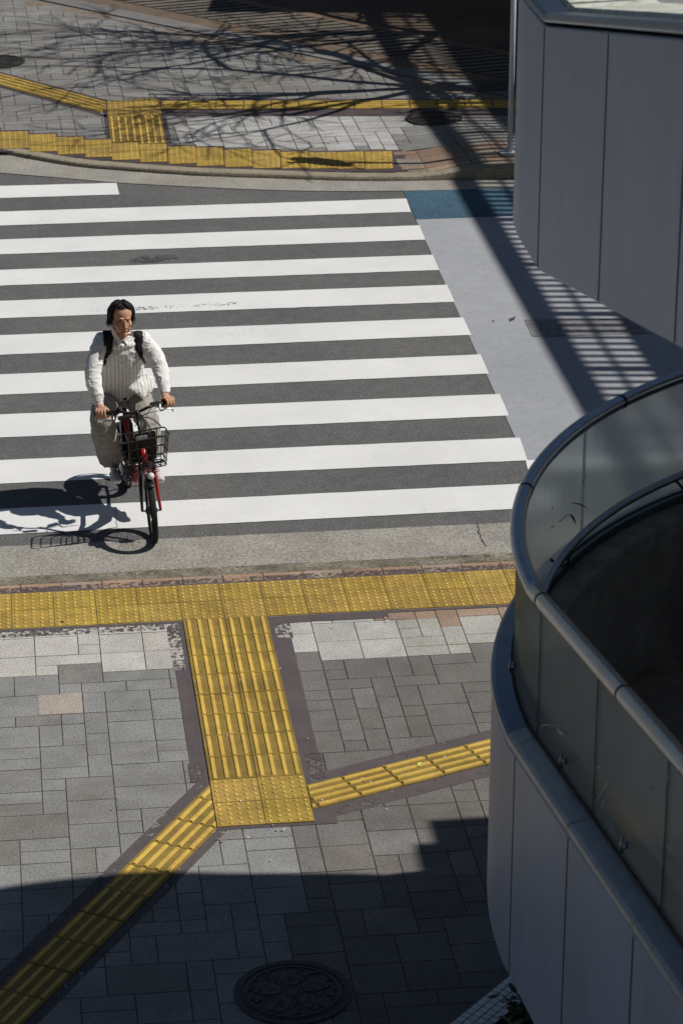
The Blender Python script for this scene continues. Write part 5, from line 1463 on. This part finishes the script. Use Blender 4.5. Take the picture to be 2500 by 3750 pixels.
# collar leaves and chest pocket: flat cloth laid on the shirt
BB_ = bvh(body)
def cloth(poly, name, lift, th=.003):
    pts_ = []
    for u, v in poly:
        o_, d = cam_ray(*z8(u, v)); best = None
        for B in (BS, BB_):
            h = B.ray_cast(o_, d, 60)
            if h[0] is not None and (best is None or h[3] < best[3]): best = h
        pts_.append(None if best is None else best[0]-d*lift)
    ok = [p for p in pts_ if p is not None]; mx = sum(p.x for p in ok)/len(ok)
    for k_, p in enumerate(pts_):
        if p is None: pts_[k_] = Vector(onX(*z8(*poly[k_]), mx))
    b = MB(); d = cam_ray(*z8(*poly[0]))[1]; b.prism([p for p in pts_], [p-d*th for p in pts_], 0, (1, 1, 1), True)
    o = b.build(name, M_SH.mat, shirt); n_ = len(o.data.vertices); V = verts(o)
    vattr(o, 'stripe_u', np.stack([V[:, 1]*10*1.0+5+V[:, 2]*2, np.full(n_, .5), np.zeros(n_)], 1)); return o
cloth([(366, 338), (376, 405), (414, 470), (442, 495), (455, 476), (466, 455), (425, 418), (394, 372)], 'collar', .012)
cloth([(470, 452), (486, 474), (507, 497), (530, 462), (550, 420), (550, 350), (530, 395), (500, 430)], 'collar', .012)
# buttons
for i, (u, v) in enumerate([(464, 505), (464, 600), (460, 675), (457, 745)]):
    p, n_ = hit(u, v, .002)
    if p is not None:
        b = MB(); b.tube([p-n_*.002, p+n_*.0025], [.0062, .0055], 10); b.build('button', plain('button_shell', (.7, .68, .62), .3) if 'button_shell' not in bpy.data.materials else bpy.data.materials['button_shell'], shirt)

# --- shoes
def shoe(an, ped, sg_):
    yaw = sg_*R(7); f_ = np.array([math.cos(yaw), math.sin(yaw), -.10]); f_ /= np.linalg.norm(f_); s_ = np.array([-math.sin(yaw), math.cos(yaw), 0]); u_ = np.cross(f_, s_)
    base = np.array([ped[0], ped[1], ped[2]+.012])
    def Q(x, y, z): return base+f_*(x-.145+.045)+s_*y+u_*z
    prof = [(0, .026), (.03, .034), (.08, .032), (.15, .041), (.20, .045), (.245, .038), (.272, .020)]
    b = MB(); b.loft([[Q(x, w_*math.cos(t)*(1.06), .013+.013*(1 if math.sin(t) > 0 else -1)*min(1, abs(math.sin(t))*2.5)) for t in np.linspace(0, 2*math.pi, 17)[:-1]] for x, w_ in prof], 0, (1, 1, 1), True); sole = None
    b2 = MB(); hts = [.075, .090, .088, .072, .056, .046, .034]
    b2.loft([[Q(x+.002, w_*.96*math.cos(t)*(1 if math.sin(t) < .3 else .85), .022+max(0, math.sin(t))*(h-.022)) for t in np.linspace(0, 2*math.pi, 17)[:-1]] for (x, w_), h in zip(prof, hts)], 0, (1, 1, 1), True)
    up = b2.build('shoe', plain('shoe_canvas', (.56, .50, .49), .8, var=.15, scale=30) if 'shoe_canvas' not in bpy.data.materials else bpy.data.materials['shoe_canvas'], per)
    b.build('sole', plain('shoe_rubber', (.74, .71, .65), .5, var=.1, scale=20) if 'shoe_rubber' not in bpy.data.materials else bpy.data.materials['shoe_rubber'], up)
    b3 = MB()
    for k in range(5):
        x = .105+k*.020; h = np.interp(x, [p[0] for p in prof], hts)+.003; b3.tube([Q(x, -.020, h-.008), Q(x+.006, 0, h+.001), Q(x, .020, h-.008)], .0032, 6); b3.tube([Q(x, .020, h-.008), Q(x+.018, -.020, h-.012)], .003, 6)
    b3.build('laces', plain('shoe_lace', (.16, .14, .20), .8) if 'shoe_lace' not in bpy.data.materials else bpy.data.materials['shoe_lace'], up)
shoe(ANR, PEDR, -1); shoe(ANL, PEDL, 1)

# --- backpack: black pack behind, two straps over the shoulders
bp_ = local_root('backpack'); tag(bp_, 'black backpack on the rider with two broad straps over his striped shirt', 'backpack')
M_BAG = plain('black_nylon', (.010, .010, .011), .7, 0, .3, .2, 30)
b = MB(); c0 = np.array([.19, -.066, 1.20]); b.bevelbox(c0, np.array([.065, 0, -.025]), np.array([0, .135, .004]), np.array([.10, -.014, .19]), .35); b.build('pack', M_BAG, bp_)
for P, wds in (([(338, 332), (345, 365), (348, 420), (345, 480), (335, 540), (322, 600), (311, 660)], [.036, .038, .038, .036, .031, .017, .010]), ([(578, 318), (590, 360), (598, 420), (600, 480), (604, 545), (622, 600), (645, 650)], [.036, .038, .039, .036, .028, .012, .009])):
    pts_ = []; nn = []
    for u, v in P:
        p, n_ = hit(u, v, .011)
        if p is not None: pts_.append(p); nn.append(n_)
    sd = -1 if P[0][0] < 450 else 1
    top_ = pts_[0]+np.array([-.05, 0, .012]); back = np.array([.33, -.075+sd*.085, 1.38])
    pts_ = [back, top_]+pts_; wds = [.034, .036]+wds[-len(pts_)+2:]
    Q = curve(pts_, 4); W_ = np.interp(np.linspace(0, 1, len(Q)), np.linspace(0, 1, len(wds)), wds)
    # flat strap: wide across, thin along the cloth normal
    b = MB(); rings = []
    for i, q in enumerate(Q):
        t = Q[min(i+1, len(Q)-1)]-Q[max(i-1, 0)]; t = t/np.linalg.norm(t)
        hc = BS.find_nearest(Vector(q)); n_ = np.array(Vector(q)-hc[0]); n_ = n_-t*(n_ @ t); L = np.linalg.norm(n_); n_ = n_/L if L > 1e-6 else np.array([1.0, 0, 0]); s2 = np.cross(t, n_)
        rings.append([q+s2*W_[i]*x_+n_*y_ for x_, y_ in ((-1, -.004), (-.9, .005), (0, .008), (.9, .005), (1, -.004), (0, -.006))])
    b.loft(rings, 0, (1, 1, 1), True, True); b.build('strap', M_BAG, bp_)
